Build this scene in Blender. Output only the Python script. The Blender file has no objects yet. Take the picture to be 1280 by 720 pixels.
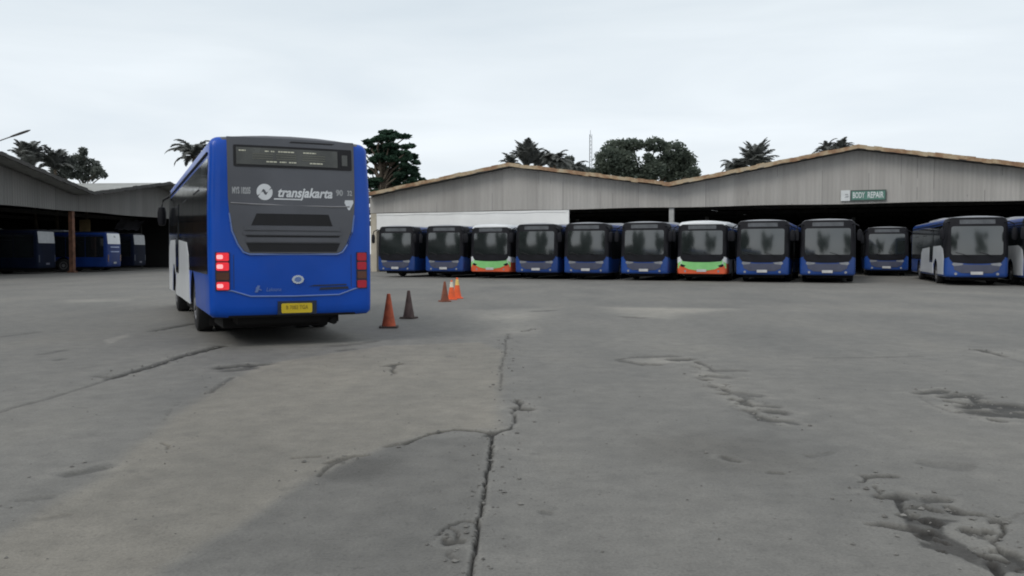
import bpy, bmesh, math, random
import numpy as np
from mathutils import Vector, Matrix

random.seed(7)
R = math.radians
scene = bpy.context.scene
COL = scene.collection

# ------------------------------------------------------------------ camera
F_PX, CAM_H, HORIZ = 1050.0, 1.45, 316.0
PITCH = math.atan((360.0 - HORIZ) / F_PX)
cam_d = bpy.data.cameras.new('camera')
cam_d.sensor_width = 36.0
cam_d.lens = F_PX / 1280.0 * 36.0
cam_d.clip_start, cam_d.clip_end = 0.05, 3000.0
cam = bpy.data.objects.new('camera', cam_d)
cam.location = (0, 0, CAM_H)
cam.rotation_euler = (R(90) - PITCH, 0, 0)
COL.objects.link(cam)
scene.camera = cam
CP, SP = math.cos(PITCH), math.sin(PITCH)


def ray(px, py):
    a, b = (px - 640.0) / F_PX, (360.0 - py) / F_PX
    return Vector((a, CP + b * SP, -SP + b * CP))


def gp(px, py):
    d = ray(px, py)
    k = -CAM_H / d.z
    return Vector((d.x * k, d.y * k, 0))


def at(px, py, Y):
    d = ray(px, py)
    k = Y / d.y
    return Vector((d.x * k, Y, CAM_H + d.z * k))


# ------------------------------------------------------------------ tagging
def tag(o, label=None, cat=None, group=None, kind=None):
    if label: o['label'] = label
    if cat: o['category'] = cat
    if group: o['group'] = group
    if kind: o['kind'] = kind
    return o


def empty(name, loc=(0, 0, 0), rz=0.0):
    o = bpy.data.objects.new(name, None)
    o.empty_display_size = 0.3
    o.location = loc
    o.rotation_euler = (0, 0, rz)
    COL.objects.link(o)
    return o


def kids(o):
    return [c for c in bpy.data.objects if c.parent is o]


def copy_tree(o, parent=None):
    c = o.copy()
    COL.objects.link(c)
    c.parent = parent
    for ch in kids(o):
        copy_tree(ch, c)
    return c


# ------------------------------------------------------------------ materials
def node_mat(name):
    m = bpy.data.materials.new(name)
    m.use_nodes = True
    nt = m.node_tree
    return m, nt, nt.nodes, nt.links, nt.nodes['Principled BSDF']


def noise(N, L, scale, detail=3.0, rough=0.55, coord='Object', mscale=None):
    tc = N.new('ShaderNodeTexCoord')
    src = tc.outputs[coord]
    if mscale:
        mp = N.new('ShaderNodeMapping')
        mp.inputs['Scale'].default_value = mscale
        L.new(src, mp.inputs['Vector'])
        src = mp.outputs['Vector']
    n = N.new('ShaderNodeTexNoise')
    n.inputs['Scale'].default_value = scale
    n.inputs['Detail'].default_value = detail
    n.inputs['Roughness'].default_value = rough
    L.new(src, n.inputs['Vector'])
    return n.outputs['Fac']


def ramp(N, L, fac, stops):
    r = N.new('ShaderNodeValToRGB')
    el = r.color_ramp.elements
    while len(el) < len(stops):
        el.new(0.5)
    for e, (p, c) in zip(el, stops):
        e.position = p
        e.color = (c[0], c[1], c[2], 1)
    L.new(fac, r.inputs['Fac'])
    return r.outputs['Color']


def mixc(N, L, a, b, fac, mode='MIX'):
    m = N.new('ShaderNodeMix')
    m.data_type = 'RGBA'
    m.blend_type = mode
    for sock, v in ((m.inputs[0], fac), (m.inputs[6], a), (m.inputs[7], b)):
        if hasattr(v, 'node'):
            L.new(v, sock)
        elif isinstance(v, (int, float)):
            sock.default_value = v
        else:
            sock.default_value = (v[0], v[1], v[2], 1)
    return m.outputs[2]


def mth(N, L, op, a, b=None, clamp=False):
    m = N.new('ShaderNodeMath')
    m.operation = op
    m.use_clamp = clamp
    for i, v in enumerate((a, b)):
        if v is None: continue
        if hasattr(v, 'node'):
            L.new(v, m.inputs[i])
        else:
            m.inputs[i].default_value = v
    return m.outputs[0]


def bump(N, L, bs, h, strength=0.3, dist=0.02):
    b = N.new('ShaderNodeBump')
    b.inputs['Strength'].default_value = strength
    b.inputs['Distance'].default_value = dist
    L.new(h, b.inputs['Height'])
    L.new(b.outputs['Normal'], bs.inputs['Normal'])


def basic(name, c, rough=0.5, metal=0.0, coat=0.0, var=0.15, scale=3.0, ior=None, spec=None, rand=0.0, dust=0.0):
    """paint / plastic / metal with a little grime and tone variation"""
    m, nt, N, L, bs = node_mat(name)
    f = noise(N, L, scale, 5.0)
    lo = [x * (1 - var) for x in c]
    hi = [min(1, x * (1 + var)) for x in c]
    colr = ramp(N, L, f, [(0.3, lo), (0.7, hi)])
    if rand:
        oi = N.new('ShaderNodeObjectInfo')
        v = mth(N, L, 'MULTIPLY', oi.outputs['Random'], rand)
        colr = mixc(N, L, colr, [x * 0.35 + 0.005 for x in c], v)
    if dust:
        dn_ = noise(N, L, 1.7, 6.0, 0.7)
        dm_ = ramp(N, L, dn_, [(0.42, (0, 0, 0)), (0.75, (1, 1, 1))])
        bw_ = N.new('ShaderNodeRGBToBW')
        L.new(dm_, bw_.inputs[0])
        colr = mixc(N, L, colr, (0.10, 0.10, 0.10), mth(N, L, 'MULTIPLY', bw_.outputs[0], dust))
    L.new(colr, bs.inputs['Base Color'])
    r = mth(N, L, 'MULTIPLY_ADD', f, 0.16)
    r.node.inputs[2].default_value = rough - 0.08
    L.new(r, bs.inputs['Roughness'])
    bs.inputs['Metallic'].default_value = metal
    if coat:
        bs.inputs['Coat Weight'].default_value = coat
        bs.inputs['Coat Roughness'].default_value = 0.12
    if ior: bs.inputs['IOR'].default_value = ior
    if spec is not None: bs.inputs['Specular IOR Level'].default_value = spec
    return m


def emissive(name, c, e, strength, rough=0.3):
    m, nt, N, L, bs = node_mat(name)
    f = noise(N, L, 30.0, 2.0)
    L.new(ramp(N, L, f, [(0.3, [x * 0.8 for x in c]), (0.7, c)]), bs.inputs['Base Color'])
    bs.inputs['Emission Color'].default_value = (e[0], e[1], e[2], 1)
    bs.inputs['Emission Strength'].default_value = strength
    bs.inputs['Roughness'].default_value = rough
    return m


M = {}
M['blue'] = basic('blue_paint', (0.001, 0.066, 0.420), 0.36, coat=0.18, spec=0.25, dust=0.06, var=0.12, scale=0.9)
M['rowblue'] = basic('row_blue_paint', (0.006, 0.052, 0.255), 0.38, coat=0.3, var=0.2, scale=0.9, rand=0.4, dust=0.08)
M['white'] = basic('white_paint', (0.62, 0.64, 0.66), 0.4, coat=0.3, var=0.08, scale=1.2)
M['grey'] = basic('grey_paint', (0.070, 0.073, 0.086), 0.42, coat=0.25, var=0.14, scale=1.3)
M['shield'] = basic('slate_paint', (0.060, 0.066, 0.105), 0.4, coat=0.3, var=0.2, scale=1.5)
M['lightgreen'] = basic('light_green_paint', (0.24, 0.60, 0.21), 0.4, coat=0.3, var=0.15, scale=1.2)
M['orange'] = basic('orange_red_paint', (0.62, 0.095, 0.030), 0.4, coat=0.3, var=0.15, scale=1.2)
M['shadeblue'] = basic('shaded_blue_paint', (0.004, 0.024, 0.135), 0.5, var=0.2, scale=0.9, spec=0.2)  # row blue darkened to stand in for shed shade
M['shadenavy'] = basic('shaded_navy_paint', (0.003, 0.006, 0.018), 0.7, var=0.2, scale=0.9, spec=0.1)  # near-black blue, the shed's shade put into the paint
M['greyboard'] = basic('grey_board', (0.34, 0.35, 0.36), 0.6, var=0.1)
M['roofgrey'] = basic('roof_grey', (0.26, 0.27, 0.29), 0.55, var=0.2, scale=1.0)
M['black'] = basic('black_plastic', (0.008, 0.008, 0.011), 0.5, var=0.3, spec=0.22)
M['recess'] = basic('black_recess', (0.010, 0.010, 0.012), 0.8, var=0.3)
M['under'] = basic('underbody', (0.010, 0.009, 0.009), 0.9, var=0.4)
M['glass'] = basic('tinted_glass', (0.010, 0.012, 0.014), 0.09, var=0.3, scale=0.6, ior=1.75)
M['screen'] = basic('windscreen_glass', (0.018, 0.022, 0.022), 0.09, var=0.3, scale=0.6, ior=2.05)
M['display'] = basic('display_glass', (0.066, 0.068, 0.062), 0.25, var=0.3)
M['rowdisplay'] = basic('front_display_glass', (0.075, 0.08, 0.088), 0.25, var=0.3)
M['lettering'] = basic('white_vinyl', (0.60, 0.62, 0.64), 0.5, var=0.1)
M['faded'] = basic('faded_vinyl', (0.30, 0.31, 0.32), 0.5, var=0.2)
M['chrome'] = basic('chrome', (0.55, 0.60, 0.66), 0.25, metal=0.8, var=0.1)
M['bluetrim'] = basic('pale_blue_trim', (0.10, 0.17, 0.40), 0.3, coat=0.5, var=0.1)
M['darkvinyl'] = basic('dark_vinyl', (0.012, 0.02, 0.045), 0.5, var=0.2)
M['yellow'] = basic('plate_yellow', (0.62, 0.46, 0.02), 0.45, var=0.12)
M['plate'] = basic('plate_white', (0.5, 0.5, 0.5), 0.45, var=0.1)
M['ink'] = basic('plate_ink', (0.02, 0.02, 0.02), 0.5)
M['inkworn'] = basic('worn_plate_ink', (0.25, 0.17, 0.012), 0.5)
M['tyre'] = basic('tyre_rubber', (0.016, 0.016, 0.017), 0.85, var=0.3)
M['rim'] = basic('steel_rim', (0.22, 0.22, 0.23), 0.5, metal=0.3, var=0.25)
M['headlight'] = basic('headlight_lens', (0.24, 0.25, 0.28), 0.15, var=0.2, ior=1.8)
M['tail_on'] = emissive('tail_light_lit', (0.55, 0.02, 0.03), (1.0, 0.030, 0.05), 0.42)
M['tail_core'] = emissive('tail_light_bulb', (0.8, 0.3, 0.3), (1.0, 0.40, 0.42), 0.70)
M['tail_dim'] = emissive('tail_light_dim', (0.35, 0.006, 0.02), (0.8, 0.01, 0.05), 0.07)
M['tail_amber'] = basic('indicator_lens', (0.10, 0.035, 0.02), 0.25, var=0.2)
M['led'] = emissive('led_dashes', (0.4, 0.4, 0.3), (0.9, 0.9, 0.78), 0.11)
M['led_dim'] = emissive('led_dim', (0.09, 0.09, 0.07), (0.8, 0.8, 0.5), 0.012)
M['cone_worn'] = basic('worn_cone_rubber', (0.40, 0.080, 0.034), 0.75, var=0.4, scale=7)
M['cone_dirty'] = basic('dirty_cone_rubber', (0.085, 0.055, 0.050), 0.8, var=0.4, scale=7)
M['cone_brown'] = basic('brown_cone_rubber', (0.20, 0.065, 0.036), 0.8, var=0.3, scale=7)
M['cone_new'] = basic('new_cone_plastic', (0.78, 0.11, 0.022), 0.5, var=0.15, scale=6)
M['cone_band'] = basic('cone_band', (0.75, 0.66, 0.52), 0.5, var=0.15, scale=8)
M['cone_base'] = basic('cone_base_rubber', (0.05, 0.035, 0.03), 0.85, var=0.3)
M['cone_yellow'] = basic('cone_band_yellow', (0.75, 0.52, 0.15), 0.5, var=0.15, scale=8)
M['metal'] = basic('galvanised_steel', (0.20, 0.21, 0.22), 0.5, metal=0.4, var=0.2)
M['rustpost'] = basic('rusty_post_paint', (0.16, 0.075, 0.045), 0.75, var=0.5, scale=2.5)
M['greypost'] = basic('grey_post_paint', (0.36, 0.36, 0.35), 0.7, var=0.2)
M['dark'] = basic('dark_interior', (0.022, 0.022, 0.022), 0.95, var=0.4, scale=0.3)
M['beam'] = basic('steel_beam', (0.06, 0.058, 0.055), 0.8, var=0.3)
M['signgreen'] = basic('sign_green', (0.085, 0.20, 0.16), 0.55, var=0.15)
M['signframe'] = basic('sign_frame', (0.06, 0.085, 0.075), 0.6, var=0.15)
M['signwhite'] = basic('sign_white', (0.60, 0.62, 0.62), 0.6, var=0.1)
M['bark'] = basic('bark', (0.10, 0.08, 0.06), 0.95, var=0.4, scale=2)
M['ochre'] = basic('ochre_board', (0.30, 0.22, 0.11), 0.8, var=0.3, scale=1.2)
M['tarp'] = basic('grey_tarp', (0.20, 0.20, 0.24), 0.8, var=0.3, scale=1.0)


def leaf_mat(name, dark, light, scale=0.6):
    m, nt, N, L, bs = node_mat(name)
    f = noise(N, L, scale, 4.0, 0.65)
    c1 = ramp(N, L, f, [(0.32, dark), (0.68, light)])
    g = noise(N, L, scale * 9, 2.0)
    c2 = mixc(N, L, c1, [x * 0.55 for x in dark], mth(N, L, 'MULTIPLY', g, 0.55))
    L.new(c2, bs.inputs['Base Color'])
    bs.inputs['Roughness'].default_value = 0.65
    bs.inputs['Specular IOR Level'].default_value = 0.25
    tr = N.new('ShaderNodeBsdfTranslucent')
    L.new(c2, tr.inputs['Color'])
    mx = N.new('ShaderNodeMixShader')
    mx.inputs[0].default_value = 0.55
    L.new(bs.outputs[0], mx.inputs[1])
    L.new(tr.outputs[0], mx.inputs[2])
    L.new(mx.outputs[0], N['Material Output'].inputs['Surface'])
    return m


M['leaf_dark'] = leaf_mat('leaf_dark', (0.030, 0.068, 0.046), (0.080, 0.15, 0.095))
M['leaf_mid'] = leaf_mat('leaf_mid', (0.095, 0.12, 0.10), (0.19, 0.22, 0.165))
M['leaf_grey'] = leaf_mat('leaf_grey', (0.11, 0.125, 0.118), (0.21, 0.23, 0.20))
M['palm_leaf'] = leaf_mat('palm_leaf', (0.17, 0.18, 0.175), (0.30, 0.31, 0.285))


def sheet_mat(name, base, sheet=0.9, streak=0.16, warm=(0.19, 0.155, 0.115)):
    """weathered corrugated cladding: sheet-to-sheet tone, rain streaks, rusty blotches"""
    m, nt, N, L, bs = node_mat(name)
    tc = N.new('ShaderNodeTexCoord')
    sp = N.new('ShaderNodeSeparateXYZ')
    L.new(tc.outputs['Object'], sp.inputs[0])
    fl = mth(N, L, 'FLOOR', mth(N, L, 'DIVIDE', sp.outputs['X'], sheet))
    wn = N.new('ShaderNodeTexWhiteNoise')
    wn.noise_dimensions = '1D'
    L.new(fl, wn.inputs['W'])
    v = mth(N, L, 'MULTIPLY_ADD', wn.outputs['Value'], 0.18)
    v.node.inputs[2].default_value = 0.90
    st = noise(N, L, 1.0, 4.0, 0.6, mscale=(2.2, 2.2, 0.12))
    big = noise(N, L, 0.16, 3.0)
    col = ramp(N, L, st, [(0.25, [x * (1 - streak) for x in base]), (0.7, [x * (1 + streak * 0.45) for x in base])])
    col = mixc(N, L, col, warm, mth(N, L, 'MULTIPLY', big, 0.32))
    col = mixc(N, L, col, v, 1.0, 'MULTIPLY')
    # dark lap joints between sheets
    fr = mth(N, L, 'FRACT', mth(N, L, 'DIVIDE', sp.outputs['X'], sheet))
    jn = mth(N, L, 'LESS_THAN', fr, 0.05)
    on = mth(N, L, 'GREATER_THAN', noise(N, L, 0.7, 2.0, mscale=(1, 1, 0.35)), 0.55)
    col = mixc(N, L, col, [x * 0.45 for x in base], mth(N, L, 'MULTIPLY', mth(N, L, 'MULTIPLY', jn, on), 0.7))
    L.new(col, bs.inputs['Base Color'])
    bs.inputs['Roughness'].default_value = 0.7
    return m


M['clad'] = sheet_mat('grey_cladding', (0.40, 0.388, 0.372))
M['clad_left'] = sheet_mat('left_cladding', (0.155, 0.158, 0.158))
M['roofsheet'] = sheet_mat('roof_sheet', (0.30, 0.31, 0.30), 1.0, 0.3)
M['wall_white'] = basic('whitewash', (0.78, 0.78, 0.77), 0.8, var=0.08, scale=0.5)
M['wall_cream'] = basic('cream_render', (0.42, 0.38, 0.31), 0.85, var=0.2, scale=0.8)


def rust_mat():
    m, nt, N, L, bs = node_mat('rusty_verge')
    a = noise(N, L, 0.9, 5.0, 0.65)
    b = noise(N, L, 3.5, 4.0)
    c = ramp(N, L, a, [(0.30, (0.20, 0.10, 0.06)), (0.45, (0.34, 0.21, 0.12)), (0.56, (0.50, 0.40, 0.26)), (0.75, (0.46, 0.41, 0.32))])
    c = mixc(N, L, c, (0.09, 0.05, 0.035), mth(N, L, 'MULTIPLY', b, 0.45))
    L.new(c, bs.inputs['Base Color'])
    bs.inputs['Roughness'].default_value = 0.85
    return m


M['rust'] = rust_mat()


# ------------------------------------------------------------------ mesh builder
class MB:
    def __init__(self):
        self.v, self.f, self.m = [], [], []

    def add(self, vs, fs, mi=0):
        o = len(self.v)
        self.v += [tuple(p) for p in vs]
        for f in fs:
            self.f.append([o + i for i in f])
            self.m.append(mi)
        return self

    def box(self, c, s, rot=None, mi=0):
        hx, hy, hz = s[0] / 2, s[1] / 2, s[2] / 2
        vs = [Vector((x, y, z)) for x in (-hx, hx) for y in (-hy, hy) for z in (-hz, hz)]
        if rot is not None:
            vs = [rot @ v for v in vs]
        c = Vector(c)
        vs = [v + c for v in vs]
        return self.add(vs, [(0, 1, 3, 2), (4, 6, 7, 5), (0, 4, 5, 1), (2, 3, 7, 6), (0, 2, 6, 4), (1, 5, 7, 3)], mi)

    def bar(self, a, b, w, h, mi=0):
        a, b = Vector(a), Vector(b)
        d = (b - a)
        q = d.to_track_quat('X', 'Z').to_matrix()
        return self.box((a + b) / 2, (d.length, w, h), q, mi)

    def tube(self, pts, rad, n=8, mi=0, cap=True):
        pts = [Vector(p) for p in pts]
        rs = rad if isinstance(rad, (list, tuple)) else [rad] * len(pts)
        vs, fs = [], []
        for i, p in enumerate(pts):
            t = (pts[min(i + 1, len(pts) - 1)] - pts[max(i - 1, 0)])
            t = t.normalized() if t.length > 1e-6 else Vector((0, 0, 1))
            up = Vector((0, 0, 1)) if abs(t.z) < 0.95 else Vector((1, 0, 0))
            s = t.cross(up).normalized()
            u = s.cross(t)
            for k in range(n):
                a = 2 * math.pi * k / n
                vs.append(p + (s * math.cos(a) + u * math.sin(a)) * rs[i])
        for i in range(len(pts) - 1):
            for k in range(n):
                a, b = i * n + k, i * n + (k + 1) % n
                fs.append((a, b, b + n, a + n))
        if cap:
            fs.append(tuple(range(n - 1, -1, -1)))
            fs.append(tuple((len(pts) - 1) * n + k for k in range(n)))
        return self.add(vs, fs, mi)

    def lathe(self, prof, n=24, axis='Z', c=(0, 0, 0), mi=0):
        c = Vector(c)
        vs, fs = [], []
        for (r, h) in prof:
            for k in range(n):
                a = 2 * math.pi * k / n
                p = (r * math.cos(a), r * math.sin(a), h)
                if axis == 'X': p = (h, r * math.cos(a), r * math.sin(a))
                vs.append(Vector(p) + c)
        for i in range(len(prof) - 1):
            for k in range(n):
                a, b = i * n + k, i * n + (k + 1) % n
                fs.append((a, b, b + n, a + n))
        fs.append(tuple(range(n - 1, -1, -1)))
        fs.append(tuple((len(prof) - 1) * n + k for k in range(n)))
        return self.add(vs, fs, mi)

    def panel(self, poly, mapf, off, thick=0.02, step=0.2, mi=0):
        """a polygon in (a, b) laid over a surface mapf(a, b, offset), with real thickness"""
        bm = bmesh.new()
        bv = [bm.verts.new((p[0], p[1], 0)) for p in poly]
        bm.faces.new(bv)
        for ax in (0, 1):
            lo = min(p[ax] for p in poly)
            hi = max(p[ax] for p in poly)
            k = math.floor(lo / step) + 1
            while k * step < hi - 1e-4:
                co, no = [0, 0, 0], [0, 0, 0]
                co[ax], no[ax] = k * step, 1
                bmesh.ops.bisect_plane(bm, geom=bm.verts[:] + bm.edges[:] + bm.faces[:], plane_co=co, plane_no=no, dist=1e-5)
                k += 1
        bmesh.ops.triangulate(bm, faces=bm.faces[:])
        bm.verts.index_update()
        bm.verts.ensure_lookup_table()
        n = len(bm.verts)
        top = [mapf(v.co.x, v.co.y, off) for v in bm.verts]
        bot = [mapf(v.co.x, v.co.y, off - thick) for v in bm.verts]
        fs = [[v.index for v in f.verts] for f in bm.faces]
        sk = []
        for e in bm.edges:
            if len(e.link_faces) == 1:
                a, b = e.verts[0].index, e.verts[1].index
                sk.append((a, b, b + n, a + n))
        fs2 = [[i + n for i in reversed(f)] for f in fs]
        bm.free()
        return self.add(top + bot, fs + fs2 + sk, mi)

    def build(self, name, mats, parent=None, smooth=False, angle=35, recalc=True):
        me = bpy.data.meshes.new(name)
        me.from_pydata(self.v, [], self.f)
        if not isinstance(mats, (list, tuple)): mats = [mats]
        for m in mats: me.materials.append(m)
        if len(mats) > 1:
            me.polygons.foreach_set('material_index', self.m)
        if recalc:
            bm = bmesh.new()
            bm.from_mesh(me)
            bmesh.ops.recalc_face_normals(bm, faces=bm.faces[:])
            bm.to_mesh(me)
            bm.free()
        if smooth:
            me.polygons.foreach_set('use_smooth', [True] * len(me.polygons))
            try:
                me.set_sharp_from_angle(angle=R(angle))
            except Exception:
                pass
        me.update()
        o = bpy.data.objects.new(name, me)
        COL.objects.link(o)
        o.parent = parent
        return o


def text2d(s, size, shear=0.0, bold=0.0, squeeze=1.0):
    cu = bpy.data.curves.new('txt', 'FONT')
    cu.body = s
    cu.size = size
    cu.shear = shear
    cu.offset = bold
    cu.align_x, cu.align_y = 'CENTER', 'CENTER'
    cu.resolution_u = 3
    ob = bpy.data.objects.new('txt', cu)
    COL.objects.link(ob)
    dg = bpy.context.evaluated_depsgraph_get()
    me = ob.evaluated_get(dg).to_mesh()
    vs = [(v.co.x * squeeze, v.co.y) for v in me.vertices]
    fs = [list(p.vertices) for p in me.polygons]
    ob.evaluated_get(dg).to_mesh_clear()
    bpy.data.objects.remove(ob)
    bpy.data.curves.remove(cu)
    return vs, fs


def text_on(mb, s, size, cu, cz, mapf, off, shear=0.0, bold=0.0, mi=0, squeeze=1.0, flip=1):
    vs, fs = text2d(s, size, shear, bold, squeeze)
    return mb.add([mapf(cu + flip * x, cz + y, off) for x, y in vs], fs, mi)


def arc(cx, cy, r, a0, a1, n=10, ry=None):
    ry = ry or r
    return [(cx + r * math.cos(R(a0 + (a1 - a0) * i / n)), cy + ry * math.sin(R(a0 + (a1 - a0) * i / n))) for i in range(n + 1)]


def rrect(x0, y0, x1, y1, r, n=5):
    return (arc(x1 - r, y0 + r, r, -90, 0, n) + arc(x1 - r, y1 - r, r, 0, 90, n) +
            arc(x0 + r, y1 - r, r, 90, 180, n) + arc(x0 + r, y0 + r, r, 180, 270, n))


# ------------------------------------------------------------------ the city bus
BL, BW = 12.0, 2.5
AX_F, AX_R = 3.2, -2.7


class Bus:
    """local: +Y forward, X right, ground z = 0"""

    def __init__(self, H=3.08, z0=0.36, rc=0.22):
        self.H = H
        self.z0 = z0
        self.rc = rc

    def front_y(self, u, z):
        t = max(0.0, (z - 1.15) / (self.H - 1.15))
        return BL / 2 - 0.13 * (u / 1.25) ** 2 - 0.125 * t ** 2.0

    def rear_y(self, u, z):
        t = max(0.0, (z - 1.9) / (self.H - 1.9))
        b = max(0.0, (0.85 - z) / 0.5)
        return -(BL / 2 - 0.06 * (u / 1.25) ** 2 - 0.09 * t ** 1.6 - 0.035 * b * b)

    def side_x(self, z):
        t = max(0.0, (z - 1.7) / (self.H - 1.7))
        return BW / 2 - 0.055 * t * t

    def fmap(self):
        return lambda u, z, o: Vector((u, self.front_y(u, z) + o, z))

    def rmap(self):
        return lambda u, z, o: Vector((u, self.rear_y(u, z) - o, z))

    def smap(self, sg):
        return lambda y, z, o: Vector((sg * (self.side_x(z) + o), y, z))

    def section(self):
        """half outline from bottom centre round to roof centre, mirrored"""
        H, z0 = self.H, self.z0
        pts = [(0.6, z0), (1.0, z0), (1.19, z0 + 0.01), (1.245, z0 + 0.06)]
        for z in (0.6, 0.9, 1.2, 1.5, 1.8, 2.1, 2.4, H - 0.42, H - 0.32):
            pts.append((self.side_x(z), z))
        r = self.rc + 0.02
        cx, cz = self.side_x(H - 0.3) - r, H - self.rc - 0.06
        for a in range(12, 91, 13):
            pts.append((cx + r * math.cos(R(a)), cz + (r - 0.02) * math.sin(R(a))))
        pts += [(0.7, H - 0.028), (0.4, H - 0.008), (0.0, H)]
        left = [(-x, z) for x, z in reversed(pts[:-1])]
        return pts + left

    def body(self, mats, matf, parent, name='body'):
        sec = self.section()
        n = len(sec)
        cz = 1.7
        mb = MB()
        rings = []

        def cap(end):
            out = []
            for s in (0.0, 0.25, 0.5, 0.7, 0.85, 0.925, 0.965, 0.99, 1.0):
                e = max(0.0, (s - 0.925) / 0.075)
                back = 0.11 * (1 - math.sqrt(max(0, 1 - e * e)))
                ring = []
                for (x, z) in sec:
                    u, zz = x * s, cz + (z - cz) * s
                    y = (self.front_y(u, zz) - back) if end > 0 else (self.rear_y(u, zz) + back)
                    ring.append((u, y, zz))
                out.append(ring)
            return out

        fr = cap(1)
        rr = cap(-1)
        mid = []
        for y in (-5.0, -4.0, -2.0, 0.0, 2.0, 4.0, 5.0):
            mid.append([(x, y, z) for x, z in sec])
        rings = rr[1:] + mid + list(reversed(fr[1:]))
        vs = [p for r in rings for p in r]
        fs = []
        for i in range(len(rings) - 1):
            for k in range(n):
                a, b = i * n + k, i * n + (k + 1) % n
                fs.append((a, b, b + n, a + n))
        vs.append(rr[0][0])
        vs.append(fr[0][0])
        c0, c1 = len(vs) - 2, len(vs) - 1
        o = (len(rings) - 1) * n
        for k in range(n):
            fs.append((c0, (k + 1) % n, k))
            fs.append((c1, o + k, o + (k + 1) % n))
        mb.add(vs, fs)
        ob = mb.build(name, mats, None)
        # wheel arches are really cut out of the body
        cm = MB()
        for ay in (AX_F, AX_R):
            for sg in (-1, 1):
                cm.lathe([(0.62, 0.0), (0.62, 0.75)], 28, 'X', (0.62 if sg > 0 else -1.37, ay, 0.50))
        cutter = cm.build('cutter', mats[0])
        md = ob.modifiers.new('cut', 'BOOLEAN')
        md.operation, md.object, md.solver = 'DIFFERENCE', cutter, 'EXACT'
        dg = bpy.context.evaluated_depsgraph_get()
        dg.update()
        me = bpy.data.meshes.new_from_object(ob.evaluated_get(dg))
        ob.modifiers.clear()
        ob.data = me
        bpy.data.objects.remove(cutter)
        me.materials.clear()
        for m in mats: me.materials.append(m)
        for p in me.polygons:
            c = p.center
            inside = abs(c.x) < 1.2 and c.z < 1.2 and min(abs(c.y - AX_F), abs(c.y - AX_R)) < 0.66 and abs(c.y) < 5.5
            p.material_index = 1 if (inside or c.z < self.z0 + 0.03) else matf(c)
            p.use_smooth = True
        me.set_sharp_from_angle(angle=R(40))
        ob.parent = parent
        return ob

    def wheels(self, parent):
        for ay in (AX_F, AX_R):
            for sg in (-1, 1):
                mb = MB()
                rr = 0.5
                prof = [(0.28, -0.14), (rr - 0.06, -0.15), (rr - 0.015, -0.13), (rr, -0.09), (rr, 0.09), (rr - 0.015, 0.13), (rr - 0.06, 0.15), (0.28, 0.14)]
                mb.lathe(prof, 32, 'X', (sg * 1.06, ay, rr))
                if ay == AX_R:
                    mb.lathe(prof, 32, 'X', (sg * 0.73, ay, rr))
                w = mb.build('wheel', M['tyre'], parent, True)
                rm = MB()
                x0 = sg * 1.205
                rm.lathe([(0.285, x0 - sg * 0.10), (0.285, x0 + sg * 0.004), (0.25, x0 + sg * 0.006), (0.22, x0 - sg * 0.04), (0.12, x0 - sg * 0.035), (0.11, x0 + sg * 0.025), (0.05, x0 + sg * 0.03)], 24, 'X', (0, ay, rr))
                for k in range(8):
                    a = 2 * math.pi * k / 8
                    rm.box((x0 - sg * 0.01, ay + 0.165 * math.cos(a), rr + 0.165 * math.sin(a)), (0.05, 0.03, 0.03))
                rm.build('rim', M['rim'], w, True)

    def sides(self, parent, lower, white=True, pillar=None):
        H = self.H
        for sg in (-1, 1):
            sm = self.smap(sg)
            g = MB()
            ys = [-5.72, -4.35, -2.9, -1.45, 0.0, 1.45, 2.6, 4.0, 5.35]
            zt = H - 0.38
            for a, b in zip(ys[:-1], ys[1:]):
                zb = 1.12
                g = MB()
                g.panel(rrect(a + 0.012, zb, b - 0.012, zt, 0.06, 3), sm, 0.006, 0.03, 0.4)
                w = g.build('side_window', M['glass'], parent, True)
                if a in (-4.35, -1.45, 1.45):
                    fr = MB()
                    fr.panel([(a + 0.1, zt - 0.40), (b - 0.1, zt - 0.40), (b - 0.1, zt - 0.375), (a + 0.1, zt - 0.375)], sm, 0.012, 0.02, 0.5)
                    fr.build('window_bar', M['black'], w)
            # gutter rail along the roof edge
            t = MB()
            t.tube([(sg * (self.side_x(H - 0.3) + 0.012), y, H - 0.30) for y in (-5.6, -3, 0, 3, 5.3)], 0.022, 6)
            t.build('roof_rail', M['black'], parent)
            if white:
                wb = MB()
                # the white zigzag between the wheels and over the front wheel
                wb.panel([(-2.02, 0.47), (2.52, 0.47)] + [(2.55, 0.60)] + [(2.42, 0.72), (2.3, 1.02), (1.25, 1.02), (1.15, 1.74), (-1.3, 1.66), (-1.75, 1.40)], sm, 0.012, 0.02, 0.4)
                wb.panel([(2.3, 1.02)] + arc(AX_F, 0.5, 0.68, 140, 40, 8) + [(3.92, 0.47), (5.5, 0.47), (5.55, 1.2), (5.3, 1.62), (4.6, 1.78), (2.45, 1.76)], sm, 0.012, 0.02, 0.4)
                wb.build('white_panel', M['white'], parent)
            # passenger door in the middle, with two leaves of glass
            d = MB()
            d.panel([(1.28, 0.985), (2.28, 0.985), (2.28, 2.55), (1.28, 2.55)], sm, 0.017, 0.02, 0.5)
            dr = d.build('door', M['black'], parent)
            d = MB()
            d.panel([(1.28, 0.46), (2.28, 0.46), (2.28, 0.98), (1.28, 0.98)], sm, 0.017, 0.02, 0.5)
            d.build('door_skirt', M['white'] if white else lower, dr)
            for k in (0, 1):
                gg = MB()
                gg.panel(rrect(1.31 + k * 0.49, 1.0, 1.76 + k * 0.49, 2.5, 0.05, 3), sm, 0.023, 0.02, 0.5)
                gg.build('door_glass', M['glass'], dr, True)

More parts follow.
